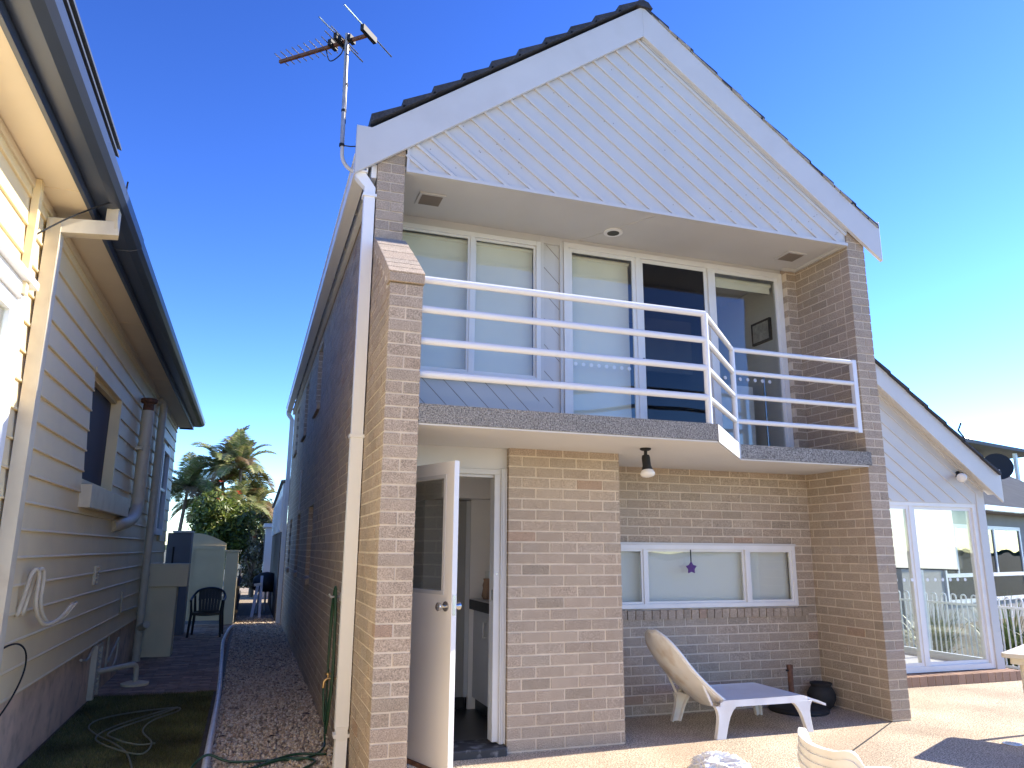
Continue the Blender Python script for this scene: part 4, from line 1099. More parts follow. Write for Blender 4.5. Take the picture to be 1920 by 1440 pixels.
# waste and vent pipes
b = MB()
b.tube([(XW + 0.10, 4.85, 3.22)] + [(XW + 0.10, 4.85, 2.2)] + bez([(XW + 0.10, 4.85, 2.12), (XW + 0.10, 4.78, 1.95), (XW + 0.09, 4.5, 1.82), (XW + 0.05, 3.95, 1.74), (XW - 0.02, 3.78, 1.72)], 6), 0.075, 14)
for z in (2.78, 2.12): b.lathe([(0.083, -0.02), (0.083, 0.02)], (XW + 0.10, 4.85, z), 16)
for z in (2.72, ): b.box((XW, 4.72, z - 0.02), (XW + 0.1, 4.78, z + 0.02))
vp = b.build("vent_pipe", M['cream_pipe'], WH, smooth=True, auto=50)
b = MB(); b.lathe([(0.065, 0), (0.065, 0.10), (0.10, 0.12), (0.105, 0.16), (0.085, 0.17)], (XW + 0.10, 4.85, 3.21), 16); b.build("cowl", M['rust'], vp)
b = MB(); b.tube(bez([(XW - 0.02, 6.5, 3.62), (XW + 0.03, 6.55, 3.66), (XW + 0.07, 6.6, 3.62), (XW + 0.08, 6.6, 3.5)], 5) + [(XW + 0.08, 6.6, -0.1)], 0.055, 14)
for z in (0.55, 0.25, 1.1, 0.05): b.lathe([(0.062, -0.018), (0.062, 0.018)], (XW + 0.08, 6.6, z), 16)
b.tube([(XW + 0.10, 6.56, 0.36), (XW + 0.19, 6.40, 0.42)], 0.05, 12)
b.build("stack_pipe", M['cream_pipe'], WH, smooth=True, auto=50)
b = MB(); b.tube([(XW - 0.03, 3.95, 0.14), (-3.18, 4.42, 0.14)] + bez([(-3.13, 4.52, 0.14), (-3.10, 4.57, 0.10), (-3.095, 4.58, 0.02), (-3.095, 4.58, -0.06)], 5), 0.03, 12); 
b.build("drain_pipe", M['cream_pipe'], WH, smooth=True, auto=50)
b = MB(); b.lathe([(0.15, 0), (0.155, 0.03), (0.10, 0.045), (0.04, 0.045)], (-3.095, 4.56, -0.105), 20); b.build("drain_collar", M['cream_ren'], WH)
b = MB()
b.tube(bez([(XW + 0.0, 2.95, 0.40), (XW + 0.0, 3.3, 0.36), (XW + 0.0, 3.7, 0.47), (XW + 0.0, 4.5, 0.50)], 6) + [(XW + 0.0, 4.52, 0.20), (XW + 0.0, 4.6, 0.16), (XW + 0.0, 5.3, 0.36)], 0.012, 8)
b.tube(bez([(XW + 0.0, 4.5, 0.22), (XW + 0.0, 4.55, 0.08), (XW + 0.0, 4.9, 0.04), (XW + 0.0, 5.25, 0.12), (XW + 0.0, 5.3, 0.36)], 6), 0.012, 8)
b.tube([(XW + 0.025, 5.0, 0.95), (XW + 0.025, 5.0, 0.70), (XW + 0.03, 6.5, 0.66)], 0.012, 8)
b.build("water_pipe", M['cream_pipe'], WH, smooth=True, auto=50)
b = MB(); b.box((XW - 0.03, 3.68, -0.10), (XW + 0.03, 3.76, 0.45)); b.box((XW - 0.03, 4.02, -0.10), (XW + 0.02, 4.08, 0.45)); b.box((XW - 0.03, 3.76, 0.41), (XW + 0.02, 4.02, 0.45))
for k in range(8): b.obox((XW - 0.03, 3.76, -0.06 + k * 0.058), (0.045, 0, -0.02), (0, 0.26, 0), (0, 0, 0.022))
b.build("underfloor_vent", M['cream_pipe'], WH)
b = MB(); b.box((XW, 3.02, 1.11), (XW + 0.03, 3.05, 1.30)); b.box((XW, 3.16, 1.11), (XW + 0.03, 3.19, 1.30))
for k in range(5): b.obox((XW, 3.05, 1.12 + k * 0.04), (0.03, 0, -0.01), (0, 0.11, 0), (0, 0, 0.012))
b.build("wall_vent", M['cream_pipe'], WH)
# double hook for hoses on the wall
b = MB()
for dy in (0.0, 0.13):
    b.tube(bez([(XW + 0.02, 0.35 + dy, 1.02), (XW + 0.05, 0.35 + dy, 1.18), (XW + 0.07, 0.36 + dy, 1.30), (XW + 0.09, 0.40 + dy, 1.33), (XW + 0.10, 0.44 + dy, 1.28), (XW + 0.10, 0.46 + dy, 1.08), (XW + 0.13, 0.60 + dy, 0.95), (XW + 0.18, 0.80 + dy, 0.96), (XW + 0.23, 0.98 + dy, 1.06)], 6), 0.015, 10)
b.build("hose_hook", M['cream_pipe'], WH, smooth=True)
b = MB(); b.tube(bez([(XW + 0.015, -0.6, 3.38), (-3.25, -0.42, 3.62), (-3.05, -0.35, 3.79), (-2.96, -0.33, 3.84), (-2.93, -0.4, 3.95)], 8), 0.006, 6); b.build("cable", M['black'], WH)
b = MB(); b.tube(bez([(XW + 0.02, -0.9, 0.70), (XW + 0.06, 0.0, 0.86), (XW + 0.07, 0.45, 0.80), (XW + 0.06, 0.55, 0.62), (XW + 0.04, 0.2, 0.42), (XW + 0.03, -0.6, 0.30)], 8), 0.006, 6); b.build("loose_cable", M['black'], WH)

# ------------------------------------------------------------------ alley objects
mb_ = thing("meter_box", "cream rendered pier with overhanging box top in the side passage", "pier", (-3.1, 7.1, -0.1))
b = MB(); b.box((-3.34, 7.0, -0.1), (-2.93, 7.35, 0.905)); b.build("pier", M['cream_ren'], mb_, bevel=0.006)
b = MB(); b.box((-3.36, 6.97, 0.91), (-2.79, 7.4, 1.245)); b.build("box_top", M['cream_ren'], mb_, bevel=0.006)
cb = thing("metal_cabinet", "tall blue-grey metal cabinet behind the cream pier", "cabinet", (-3.25, 10, -0.1))
b = MB(); b.box((-3.41, 10.0, -0.1), (-2.99, 10.5, 1.76)); b.build("body", M['cabinet'], cb, bevel=0.01)
b = MB(); b.box((-3.30, 9.985, 0.4), (-3.27, 9.999, 1.5)); b.build("slot", M['black'], cb)
b = MB(); b.box((-3.33, 9.98, 1.765), (-2.98, 10.5, 1.80)); b.build("lid", M['zinc'], cb)
gt = thing("garden_gate", "cream timber gate with arched top across the passage", "gate", (-2.7, 12.0, -0.1))
b = MB()
arch = [(-3.14 + t * 0.73, 12.0, 1.50 + 0.29 * math.cos((t * 0.94 - 0.12) * math.pi / 2)) for t in [i / 14 for i in range(15)]]
b.prism([(-3.14, 12.0, -0.02)] + arch + [(-2.41, 12.0, -0.02)], (0, 0.04, 0)); gp = b.build("gate_leaf", M['cream_ren'], gt)
b = MB(); b.box((-3.14, 11.985, 1.45), (-2.41, 11.999, 1.53)); b.box((-3.14, 11.985, -0.02), (-2.41, 11.999, 0.12)); b.box((-2.52, 11.984, 0.12), (-2.411, 11.998, 1.45)); b.box((-3.14, 11.984, 0.12), (-3.05, 11.998, 1.45)); b.box((-3.05, 11.985, 0.68), (-2.52, 11.999, 0.76)); b.box((-2.80, 11.98, 1.27), (-2.62, 11.997, 1.285))
b.build("gate_rail", M['cream_ren'], gt)
gp_ = thing("gate_post", "square cream masonry post at the end of the passage gate", "post", (-2.26, 11.9, -0.1))
b = MB(); b.box((-2.395, 11.9, -0.1), (-2.14, 12.2, 1.40)); b.build("post", M['cream_ren'], gp_, bevel=0.008)
b = MB(); b.box((-2.41, 11.88, 1.402), (-2.125, 12.22, 1.44)); b.build("cap", M['cream_ren'], gp_)

def monobloc(name, label, m, loc, rz, group=None):
    """resin armchair facing local -Y, seat 0.43 high"""
    t = thing(name, label, "chair", loc, rz, group)
    b = MB()
    rows = []
    for i in range(7):
        v = i / 6; y = -0.23 + v * 0.44
        rows.append([Vector(((u / 8 - 0.5) * (0.46 + 0.03 * (1 - v)), y, 0.43 - 0.012 * v - 0.02 * math.sin(math.pi * u / 8) + (-0.02 if i == 0 else 0))) for u in range(9)])
    b.grid(rows); b.grid([[p - Vector((0, 0, 0.02)) for p in r_] for r_ in rows][::-1])
    for y, w in ((-0.235, 0.245), (0.21, 0.23)): b.box((-w, y - 0.012, 0.385), (w, y + 0.012, 0.432))
    b.build("seat", m, t, smooth=True, auto=40, local=True)
    # back and arms: one wrap-around rim with slats
    rim = bez([(-0.27, -0.22, 0.63), (-0.29, -0.05, 0.65), (-0.28, 0.14, 0.70), (-0.20, 0.25, 0.80), (0, 0.29, 0.84), (0.20, 0.25, 0.80), (0.28, 0.14, 0.70), (0.29, -0.05, 0.65), (0.27, -0.22, 0.63)], 5)
    b = MB(); b.tube(rim, 0.022, 8); b.build("arm_rim", m, t, smooth=True, local=True)
    b = MB()
    low = lambda x: Vector((x * 0.85, 0.205, 0.42))
    for k in range(7):
        x = -0.18 + k * 0.06
        topz = 0.84 - 0.9 * x * x; ty = 0.285 - 0.9 * x * x
        p, q = low(x), Vector((x, ty, topz))
        b.obox(p - Vector((0.025, 0.006, 0)), q - p, (0.050, 0, 0), (0, 0.012, 0))
    rows = [[Vector((x, 0.287 - 0.9 * x * x, 0.85 - 0.9 * x * x - dz)) for x in [(-0.2 + 0.05 * i) for i in range(9)]] for dz in (0.0, 0.20)]
    b.grid(rows); b.grid([[p + Vector((0, -0.012, 0)) for p in r_] for r_ in rows][::-1])
    b.build("backrest", m, t, local=True)
    for sx_ in (-1, 1):
        for (yt, yb, zt, xt) in ((-0.20, -0.25, 0.63, 0.27), (0.20, 0.27, 0.71, 0.26)):
            b = MB(); b.tube([(sx_ * xt, yt, zt), (sx_ * (xt - 0.02), yt, 0.42), (sx_ * (xt + 0.01), yb, 0.0)], [0.018, 0.026, 0.021], 8); b.build("leg", m, t, smooth=True, auto=40, local=True)
    return t
monobloc("plastic_chair", "dark green resin armchair standing in front of the arched gate", M['navy_plastic'], (-2.58, 9.75, -0.1), R(-4))

# trestle / pale timber leaning near the end of the passage
ld = thing("trestle", "pair of pale timber trestle legs standing in the dark passage", "trestle", (-1.68, 13.6, -0.11))
b = MB(); b.obox((-1.80, 13.5, -0.11), (0.07, 0, 0), (0, 0.05, 0), (0.10, 0.25, 0.75)); b.build("leg", M['zinc'], ld)
b = MB(); b.obox((-1.62, 13.4, -0.11), (0.06, 0, 0), (0, 0.05, 0), (-0.0, 0.3, 0.95)); b.build("leg", M['zinc'], ld)
b = MB(); b.obox((-1.76, 13.6, 0.60), (0.18, 0, 0.02), (0, 0.05, 0), (0, 0, 0.06)); b.build("crossbar", M['zinc'], ld)
bk = thing("covered_barbecue", "dark covered barbecue at the far end of the passage", "barbecue", (-1.45, 14.8, -0.1))
b = MB(); b.lathe([(0.0, 1.0), (0.18, 0.97), (0.32, 0.85), (0.34, 0.60), (0.25, 0.52)][::-1], (-1.45, 14.8, -0.1), 20); b.build("hood", M['black'], bk, smooth=True)
b = MB(); b.tube([(-1.65, 14.7, -0.1), (-1.6, 14.75, 0.45)], 0.025, 8); b.tube([(-1.25, 14.7, -0.1), (-1.3, 14.75, 0.45)], 0.025, 8); b.tube([(-1.45, 15.0, -0.1), (-1.45, 14.95, 0.45)], 0.025, 8); b.build("leg", M['zinc'], bk)
# rear shed with bright metal cladding
sh = thing("metal_shed", "lean-to behind the brick house with shiny metal upper cladding", "shed", (-0.4, 15.5, -0.1))
b = MB(); b.box((-1.28, 12.3, -0.12), (2.0, 18.8, 1.85)); b.build("wall", M['timber'], sh)
b = MB()
b.prism([(-1.30, 12.3, 1.853), (-1.30, 18.8, 1.853), (-1.30, 18.8, 2.68), (-1.30, 12.3, 2.95)], (0.04, 0, 0))
for k in range(36): b.box((-1.315, 12.32 + k * 0.18, 1.853), (-1.30, 12.36 + k * 0.18, 2.64))
b.build("cladding", M['zinc'], sh)
b = MB(); b.prism([(-1.36, 12.2, 2.97), (-1.36, 18.9, 2.70), (-1.36, 18.9, 2.74), (-1.36, 12.2, 3.01)], (3.4, 0, 0.6)); b.build("roof", M['tin'], sh)
fh = thing("white_eaved_house", "small distant house with white gable eave at the end of the passage", "house", (-1.4, 30, -0.4))
b = MB(); b.box((-1.75, 30, -0.4), (3.0, 36, 0.75)); b.prism([(-1.85, 30, 0.75), (2.9, 30, 0.75), (0.6, 30, 2.4)], (0, 6, 0)); b.build("wall", M['clad'], fh)
b = MB(); b.prism([(-2.15, 29.6, 0.74), (-1.20, 29.6, 1.46), (-1.20, 29.6, 1.30), (-2.15, 29.6, 0.58)], (0, 0.1, 0)); b.build("barge_board", M['white'], fh)
b = MB(); b.prism([(-2.15, 29.5, 0.80), (0.6, 29.5, 2.85), (3.4, 29.5, 0.8), (3.4, 29.5, 0.75), (0.6, 29.5, 2.78), (-2.15, 29.5, 0.75)], (0, 7, 0)); b.build("roof", M['tile'], fh)
fb = thing("pale_terrace", "narrow pale building with dark windows beyond the metal shed", "building", (-1.0, 22, -0.4))
b = MB(); b.box((-1.45, 20.5, -0.4), (2.0, 23, 2.15)); b.build("wall", M['clad'], fb)
b = MB(); b.box((-1.475, 20.9, 1.05), (-1.451, 21.5, 1.95)); b.box((-1.475, 21.9, 1.05), (-1.451, 22.5, 1.95)); b.build("window", M['room_dark'], fb)
b = MB(); b.box((-1.52, 20.4, 2.155), (2.1, 23.1, 2.28)); b.build("parapet", M['white'], fb)
tf = thing("paling_fence", "dark timber paling fence running down the side passage", "fence", (-2.1, 20, -0.4))
b = MB()
for k in range(64): b.box((-2.13, 12.25 + k * 0.125, -0.2), (-2.11, 12.25 + k * 0.125 + 0.11, 0.82 + random.uniform(-0.01, 0.02)))
b.build("paling", M['timber'], tf)
b = MB(); b.box((-2.109, 12.25, 0.1), (-2.07, 20.2, 0.17)); b.box((-2.109, 12.25, 0.6), (-2.07, 20.2, 0.67)); b.build("rail", M['timber'], tf)

# ------------------------------------------------------------------ vegetation
def leafy(name, label, cat, center, rad, n, size, cols, trunk_pts, seed, group=None, flat=0.0, flowers=0, lumps=14):
    rg = np.random.default_rng(seed); rd = random.Random(seed)
    cx, cy, cz = center
    t = thing(name, label, cat, (cx, cy, trunk_pts[0][2]), 0, group)
    b = MB(); b.tube(trunk_pts, [0.07 * (1 - 0.5 * i / (len(trunk_pts) - 1)) for i in range(len(trunk_pts))], 8)
    for k in range(7):
        a = rd.uniform(0, 6.28); p = Vector(trunk_pts[-1]) * 0.6 + Vector(trunk_pts[0]) * 0.4
        q = Vector((cx + math.cos(a) * rad[0] * 0.6, cy + math.sin(a) * rad[1] * 0.6, cz + rd.uniform(-0.3, 0.6) * rad[2]))
        b.tube([p, (p + q) / 2 + Vector((0, 0, 0.1)), q], [0.035, 0.025, 0.01], 6)
    b.build("trunk", M['branch'], t)
    # lumps
    L = []
    for k in range(lumps):
        d_ = rg.normal(size=3); d_ /= np.linalg.norm(d_)
        r_ = rg.uniform(0.35, 0.78)
        L.append((np.array(center) + d_ * np.array(rad) * r_, rg.uniform(0.28, 0.48) * min(rad)))
    V, F, C = [], [], []
    for i in range(n):
        c_, rr = L[i % lumps]
        d_ = rg.normal(size=3); d_ /= np.linalg.norm(d_)
        p = c_ + d_ * rr * rg.uniform(0.55, 1.05) * np.array([1, 1, 0.9])
        nrm = d_ + rg.normal(size=3) * 0.6 + np.array([0, 0, 0.4]); nrm /= np.linalg.norm(nrm)
        tx = np.cross(nrm, rg.normal(size=3)); tx /= np.linalg.norm(tx); ty = np.cross(nrm, tx)
        s = size * rg.uniform(0.6, 1.3)
        bi = len(V)
        V += [p - tx * s, p + ty * s * 0.42 + nrm * s * 0.1, p + tx * s, p - ty * s * 0.42 + nrm * s * 0.1]
        F.append((bi, bi + 1, bi + 2, bi + 3))
        col = np.array(cols[rg.integers(0, len(cols))]) * rg.uniform(0.6, 1.35)
        C.append(tuple(col))
    b = MB(); b.v = [tuple(v) for v in V]; b.f = [list(f) for f in F]; b.mi = [0] * len(F); b.c = C
    b.build("crown", M['leaf'], t)
    for k in range(flowers):
        a = rd.uniform(0, 6.28); th = rd.uniform(0.1, 1.35)
        if k % 3 == 0: th = rd.uniform(1.5, 1.9)
        p = Vector((cx + rad[0] * 0.97 * math.sin(th) * math.cos(a), cy - abs(rad[1] * 0.97 * math.sin(th) * math.sin(a)), cz + rad[2] * 0.97 * math.cos(th)))
        b = MB()
        for j in range(6):
            aa = j * 1.047; d_ = Vector((math.cos(aa), math.sin(aa) * 0.6, 0.5)).normalized() * 0.075
            n_ = d_.cross(Vector((0, 0, 1))).normalized() * 0.035
            b.add([p, p + d_ * 0.6 + n_, p + d_, p + d_ * 0.6 - n_], [(0, 1, 2, 3)])
        b.build("flower", M['flower'], t)
    return t
leafy("flowering_shrub", "rounded dense shrub with orange-red flowers behind the gate", "shrub", (-2.72, 15.6, 1.95), (1.02, 1.0, 1.28), 9000, 0.075,
      [(0.13, 0.18, 0.03), (0.18, 0.23, 0.04), (0.26, 0.28, 0.06), (0.09, 0.13, 0.025)], [(-2.7, 15.6, -0.4), (-2.72, 15.6, 0.6), (-2.72, 15.6, 1.6)], 3, flowers=7, lumps=34)
leafy("grey_green_tree", "loose dark tree beyond the shrub beside the metal shed", "tree", (-1.55, 24.5, 2.0), (1.1, 1.2, 1.9), 4200, 0.10,
      [(0.045, 0.065, 0.03), (0.06, 0.08, 0.04), (0.10, 0.11, 0.08)], [(-1.4, 24.5, -0.4), (-1.45, 24.5, 0.6), (-1.5, 24.5, 1.5)], 9, lumps=22)
leafy("pale_leaved_bush", "small pale-leaved bush far down the passage", "bush", (-1.75, 21.5, 0.9), (0.5, 0.6, 1.0), 1800, 0.08,
      [(0.28, 0.27, 0.21), (0.18, 0.18, 0.12), (0.09, 0.10, 0.05)], [(-1.75, 21.5, -0.4), (-1.75, 21.5, 0.2), (-1.75, 21.5, 0.8)], 12, lumps=14)

def palm(label, base, top, nfr, length, seed):
    rd = random.Random(seed)
    base, top = Vector(base), Vector(top)
    t = thing("palm_tree", label, "palm", base, 0, "palm clump behind the shrub")
    mid = (base + top) / 2 + Vector((rd.uniform(-0.15, 0.15), 0, 0))
    b = MB(); b.tube(bez([base, mid, top], 6), [0.10 - 0.05 * i / 12 for i in range(13)], 10); b.build("trunk", M['bark'], t, smooth=True)
    fr = MB()
    for k in range(nfr):
        az = k * 2.399 + rd.uniform(-0.3, 0.3); el = rd.uniform(0.35, 1.45) if k % 4 else rd.uniform(-0.2, 0.4)
        L_ = length * rd.uniform(0.75, 1.1)
        d_ = Vector((math.cos(az) * math.cos(el), math.sin(az) * math.cos(el), math.sin(el)))
        pts = []; p = top.copy(); v = d_.copy()
        N = 16
        for i in range(N + 1):
            pts.append(p.copy()); p = p + v * (L_ / N); v = (v + Vector((0, 0, -0.085 - 0.05 * i / N))).normalized()
        fr.col = (0.16, 0.15, 0.07)
        fr.tube(pts, [0.018 * (1 - 0.85 * i / N) for i in range(N + 1)], 5)
        brown = rd.random() < 0.18
        side0 = d_.cross(Vector((0, 0, 1)))
        side0 = side0.normalized() if side0.length > 0.1 else Vector((1, 0, 0))
        for i in range(2, N + 1):
            tg = (pts[min(i + 1, N)] - pts[i - 1]).normalized()
            sd_ = (side0 - tg * side0.dot(tg)).normalized(); upv = sd_.cross(tg)
            for s_ in (-1, 1):
                for j in range(4):
                    q0 = pts[i - 1].lerp(pts[i], j / 4)
                    ll = L_ * 0.34 * math.sin(math.pi * (0.12 + 0.80 * i / N)) * rd.uniform(0.85, 1.1)
                    dr = (sd_ * s_ + tg * 0.55 + upv * 0.35 + Vector((0, 0, rd.uniform(-0.15, 0.1)))).normalized()
                    q1 = q0 + dr * ll * 0.55; q2 = q0 + dr * ll + Vector((0, 0, -0.22 * ll))
                    w_ = tg * 0.017
                    c_ = rd.choice([(0.24, 0.27, 0.08), (0.18, 0.23, 0.07), (0.34, 0.33, 0.13), (0.42, 0.38, 0.19)])
                    if brown: c_ = rd.choice([(0.26, 0.17, 0.07), (0.22, 0.15, 0.08)])
                    fr.col = c_
                    fr.add([q0 - w_ * 0.6, q1 - w_, q2, q1 + w_, q0 + w_ * 0.6], [(0, 1, 2, 3, 4)])
    fr.build("fronds", M['frond'], t)
    return t
palm("slender palm at the left of the clump with a drooping crown", (-4.2, 22.6, -0.4), (-4.10, 22.6, 3.45), 24, 1.45, 21)
palm("tallest palm in the middle of the clump", (-2.9, 23.0, -0.4), (-3.05, 23.0, 4.25), 30, 1.7, 22)
palm("pale-trunked palm leaning right in the clump", (-2.55, 22.3, -0.4), (-2.42, 22.3, 4.2), 26, 1.45, 23)
palm("short leaning palm at the back left of the clump", (-3.6, 23.6, -0.4), (-3.45, 23.6, 3.0), 22, 1.5, 25)
palm("low bushy palm at the right end of the clump beside the house", (-1.75, 22.8, -0.4), (-1.9, 22.8, 2.9), 20, 1.25, 26)
palm("short palm low in the clump just above the flowering shrub", (-2.3, 21.8, -0.4), (-2.55, 21.8, 2.7), 22, 1.35, 24)

# ------------------------------------------------------------------ patio furniture
# sun lounger
sl = thing("sun_lounger", "weathered white plastic sun lounger with raised back under the balcony", "sun lounger", (2.2, 0.28, -0.012))
LX0, LX1, LY0, LY1 = 1.86, 2.70, -0.065, 0.62
b = MB()
rows = []
xs_ = [LX0 - 0.02, LX0 + 0.10, LX0 + 0.3, LX0 + 0.5, LX0 + 0.7, LX1, LX1 + 0.08, LX1 + 0.17, LX1 + 0.25]
zs_ = [0.262, 0.262, 0.27, 0.275, 0.277, 0.272, 0.248, 0.220, 0.190]
for x, z in zip(xs_, zs_):
    row = []
    for i in range(13):
        v = i / 12; inset = 0.05 if x > LX1 + 0.02 else 0.0
        y = LY0 + inset + (LY1 - LY0 - 2 * inset) * v
        edge = min(v, 1 - v)
        dip = -0.022 if (edge > 0.1 and LX0 + 0.15 < x < LX1) else 0.0
        row.append(Vector((x, y, z + dip)))
    rows.append(row)
b.grid([r_[::-1] for r_ in rows]); b.grid([[p - Vector((0, 0, 0.02)) for p in r_] for r_ in rows])
for e in (0, -1):
    b.grid([[r_[e] for r_ in rows], [r_[e] - Vector((0, 0, 0.02)) for r_ in rows]] if e else [[r_[e] - Vector((0, 0, 0.02)) for r_ in rows], [r_[e] for r_ in rows]])
b.grid([[p for p in rows[-1]], [p - Vector((0, 0, 0.02)) for p in rows[-1]]])
b.build("seat", M['plastic'], sl, smooth=True, auto=40)
for (ys, s_) in ((LY0, -1), (LY1, 1)):
    # side skirt with arched underside joining the two legs
    b = MB()
    top, bot = [], []
    X0_, X1_ = LX0 - 0.03, LX1 + 0.03
    for i in range(25):
        u = i / 24; x = X0_ + (X1_ - X0_) * u
        zt = 0.278 if 0.06 < u < 0.94 else 0.278 - 0.05 * (1 - min(u, 1 - u) / 0.06) ** 2
        e = min(u, 1 - u) / 0.5
        zb = 0.245 - 0.02 if e > 0.55 else 0.225 - 0.12 * max(0, (0.36 - e) / 0.36) ** 2.0
        top.append(Vector((x, ys - s_ * 0.0, zt))); bot.append(Vector((x, ys + s_ * 0.006, zb)))
    th = Vector((0, -s_ * 0.022, 0))
    b.grid([top, bot]); b.grid([[p + th for p in top][::-1], [p + th for p in bot][::-1]]); b.grid([[p + th for p in top], top]); b.grid([bot, [p + th for p in bot]])
    b.build("side_rail", M['plastic'], sl, smooth=True, auto=50)
    for (x0, xd, w0, w1) in ((LX0 + 0.035, -0.075, 0.105, 0.090), (LX1 - 0.04, 0.05, 0.10, 0.060)):
        b = MB()
        zt = 0.235
        sect = []
        for i in range(7):
            u = i / 6; z = -0.012 + (zt + 0.012) * (1 - u); w = w0 + (w1 - w0) * u + 0.11 * (1 - u) ** 5; cx_ = x0 + xd * u; oy = ys + s_ * (0.004 + 0.02 * u)
            sect.append([Vector((cx_ - w / 2, oy - s_ * 0.045, z)), Vector((cx_ - w / 2, oy, z)), Vector((cx_ + w / 2, oy, z)), Vector((cx_ + w / 2, oy - s_ * 0.045, z)), Vector((cx_ + w / 2 - 0.014, oy - s_ * 0.040, z)), Vector((cx_ + w / 2 - 0.014, oy - s_ * 0.012, z)), Vector((cx_ - w / 2 + 0.014, oy - s_ * 0.012, z)), Vector((cx_ - w / 2 + 0.014, oy - s_ * 0.040, z))])
        b.grid(sect, closed=True)
        b.add(sect[-1], [tuple(range(8))]); b.add(sect[0], [tuple(range(8))[::-1]])
        b.build("leg", M['plastic'], sl, bevel=0.004)
# backrest shell
b = MB()
pb0 = Vector((1.93, 0.28, 0.225)); pb1 = Vector((1.405, 0.28, 0.80))
bd_ = (pb1 - pb0); BL = bd_.length; bd_.normalize(); bn = Vector((-bd_.z, 0, bd_.x)) * -1   # towards sitter (+x,+z)
bn = Vector((bd_.z, 0, -bd_.x)); bn = bn if bn.x > 0 else -bn
front, back = [], []
NV, NU = 16, 14
for i in range(NV + 1):
    s = i / NV
    hw = 0.315 * (1 - 0.30 * s * s) if s < 0.60 else 0.281 * math.sqrt(max(0.0, 1 - ((s - 0.60) / 0.41) ** 2.2))
    bow = 0.07 * math.sin(math.pi * min(1, s * 0.9 + 0.05))
    fr_, bk_ = [], []
    for k in range(NU + 1):
        u = k / NU * 2 - 1
        cup = 0.05 * (1 - u * u) * (1 - 0.3 * s) * min(1.0, (hw / 0.30) ** 2)
        c_ = pb0 + bd_ * (BL * s) + Vector((0, hw * u, 0)) - bn * (bow * 0.75 + cup - 0.03)
        fr_.append(c_); bk_.append(c_ - bn * (0.018 + 0.012 * (1 - u * u)))
    front.append(fr_); back.append(bk_)
b.grid(front); b.grid([r_[::-1] for r_ in back])
b.grid([[r_[0] for r_ in back], [r_[0] for r_ in front]]); b.grid([[r_[-1] for r_ in front], [r_[-1] for r_ in back]])
b.grid([front[-1], back[-1]]); b.grid([back[0], front[0]])
b.build("backrest", M['plastic_dirty'], sl, smooth=True, auto=60)
b = MB(); rim_ = [r_[0] for r_ in front] + front[-1][1:-1] + [r_[-1] for r_ in front][::-1]
b.tube(rim_, 0.013, 7); b.build("backrest_rim", M['plastic'], sl, smooth=True)
b = MB()
for y in (0.0, 0.56): b.tube([(1.72, y, 0.40), (1.80, y, 0.235)], 0.012, 8)
b.build("back_strut", M['plastic'], sl)

ub = thing("umbrella_base", "round black umbrella base with short rusty pole behind the lounger", "umbrella base", (3.20, 0.66, -0.012))
b = MB(); b.lathe([(0.275, 0), (0.28, 0.02), (0.26, 0.045), (0.16, 0.065), (0.06, 0.075), (0.04, 0.10), (0.035, 0.12)], (3.20, 0.66, -0.012), 32); b.build("base", M['pot'], ub, smooth=True, auto=40)
b = MB(); b.tube([(3.13, 0.66, 0.06), (3.13, 0.66, 0.40)], 0.026, 14); b.tube([(3.13, 0.66, 0.375), (3.13, 0.66, 0.41)], 0.031, 14); b.build("pole", M['rust'], ub, smooth=True, auto=40)
b = MB(); b.tube([(3.10, 0.65, 0.36), (3.075, 0.645, 0.365)], 0.009, 8); b.build("knob", M['black'], ub)
pt = thing("round_pot", "round black clay pot in the corner of the brick recess", "pot", (3.50, 0.68, -0.012))
b = MB(); b.lathe([(0.07, 0), (0.105, 0.03), (0.130, 0.09), (0.132, 0.14), (0.112, 0.185), (0.092, 0.205), (0.094, 0.215), (0.106, 0.235), (0.102, 0.242), (0.078, 0.22), (0.07, 0.20)], (3.50, 0.68, -0.012), 28); b.build("pot_body", M['pot'], pt, smooth=True, auto=50)

# crumpled plastic bag
b = MB()
N1, N2 = 60, 110
rows = []
for i in range(N1 + 1):
    th = math.pi * i / N1
    row = []
    for k in range(N2):
        ph = 2 * math.pi * k / N2
        d_ = Vector((math.sin(th) * math.cos(ph), math.sin(th) * math.sin(ph), math.cos(th)))
        f1 = noise.noise(d_ * 1.6 + Vector((5, 1, 2))); f2 = abs(noise.noise(d_ * 3.7 + Vector((1, 8, 3)))); f3 = abs(noise.noise(d_ * 8.0 + Vector((4, 2, 9))))
        f4 = 1 - abs(noise.noise(Vector((d_.x * 2.2 + d_.y * 3.2, d_.y * 1.0 - d_.x * 0.6, d_.z * 2.0 + 7.0)))) * 2.2
        f5 = 1 - abs(noise.noise(Vector((d_.x * 3.0 - d_.y * 4.5, d_.z * 3.0, 3.0)))) * 2.2
        r_ = 0.80 + 0.25 * f1 + 0.26 * f4 + 0.13 * f5
        p = Vector((d_.x * 0.20 * r_, d_.y * 0.17 * r_, max(-0.045, d_.z * 0.085 * r_)))
        row.append(Vector((1.27, -0.86, 0.012)) + p)
    rows.append(row)
b.grid(rows, closed=True)
tag(b.build("plastic_bag", M['bag'], smooth=True, auto=35), "crumpled white plastic bag lying on the sunny paving", "bag")

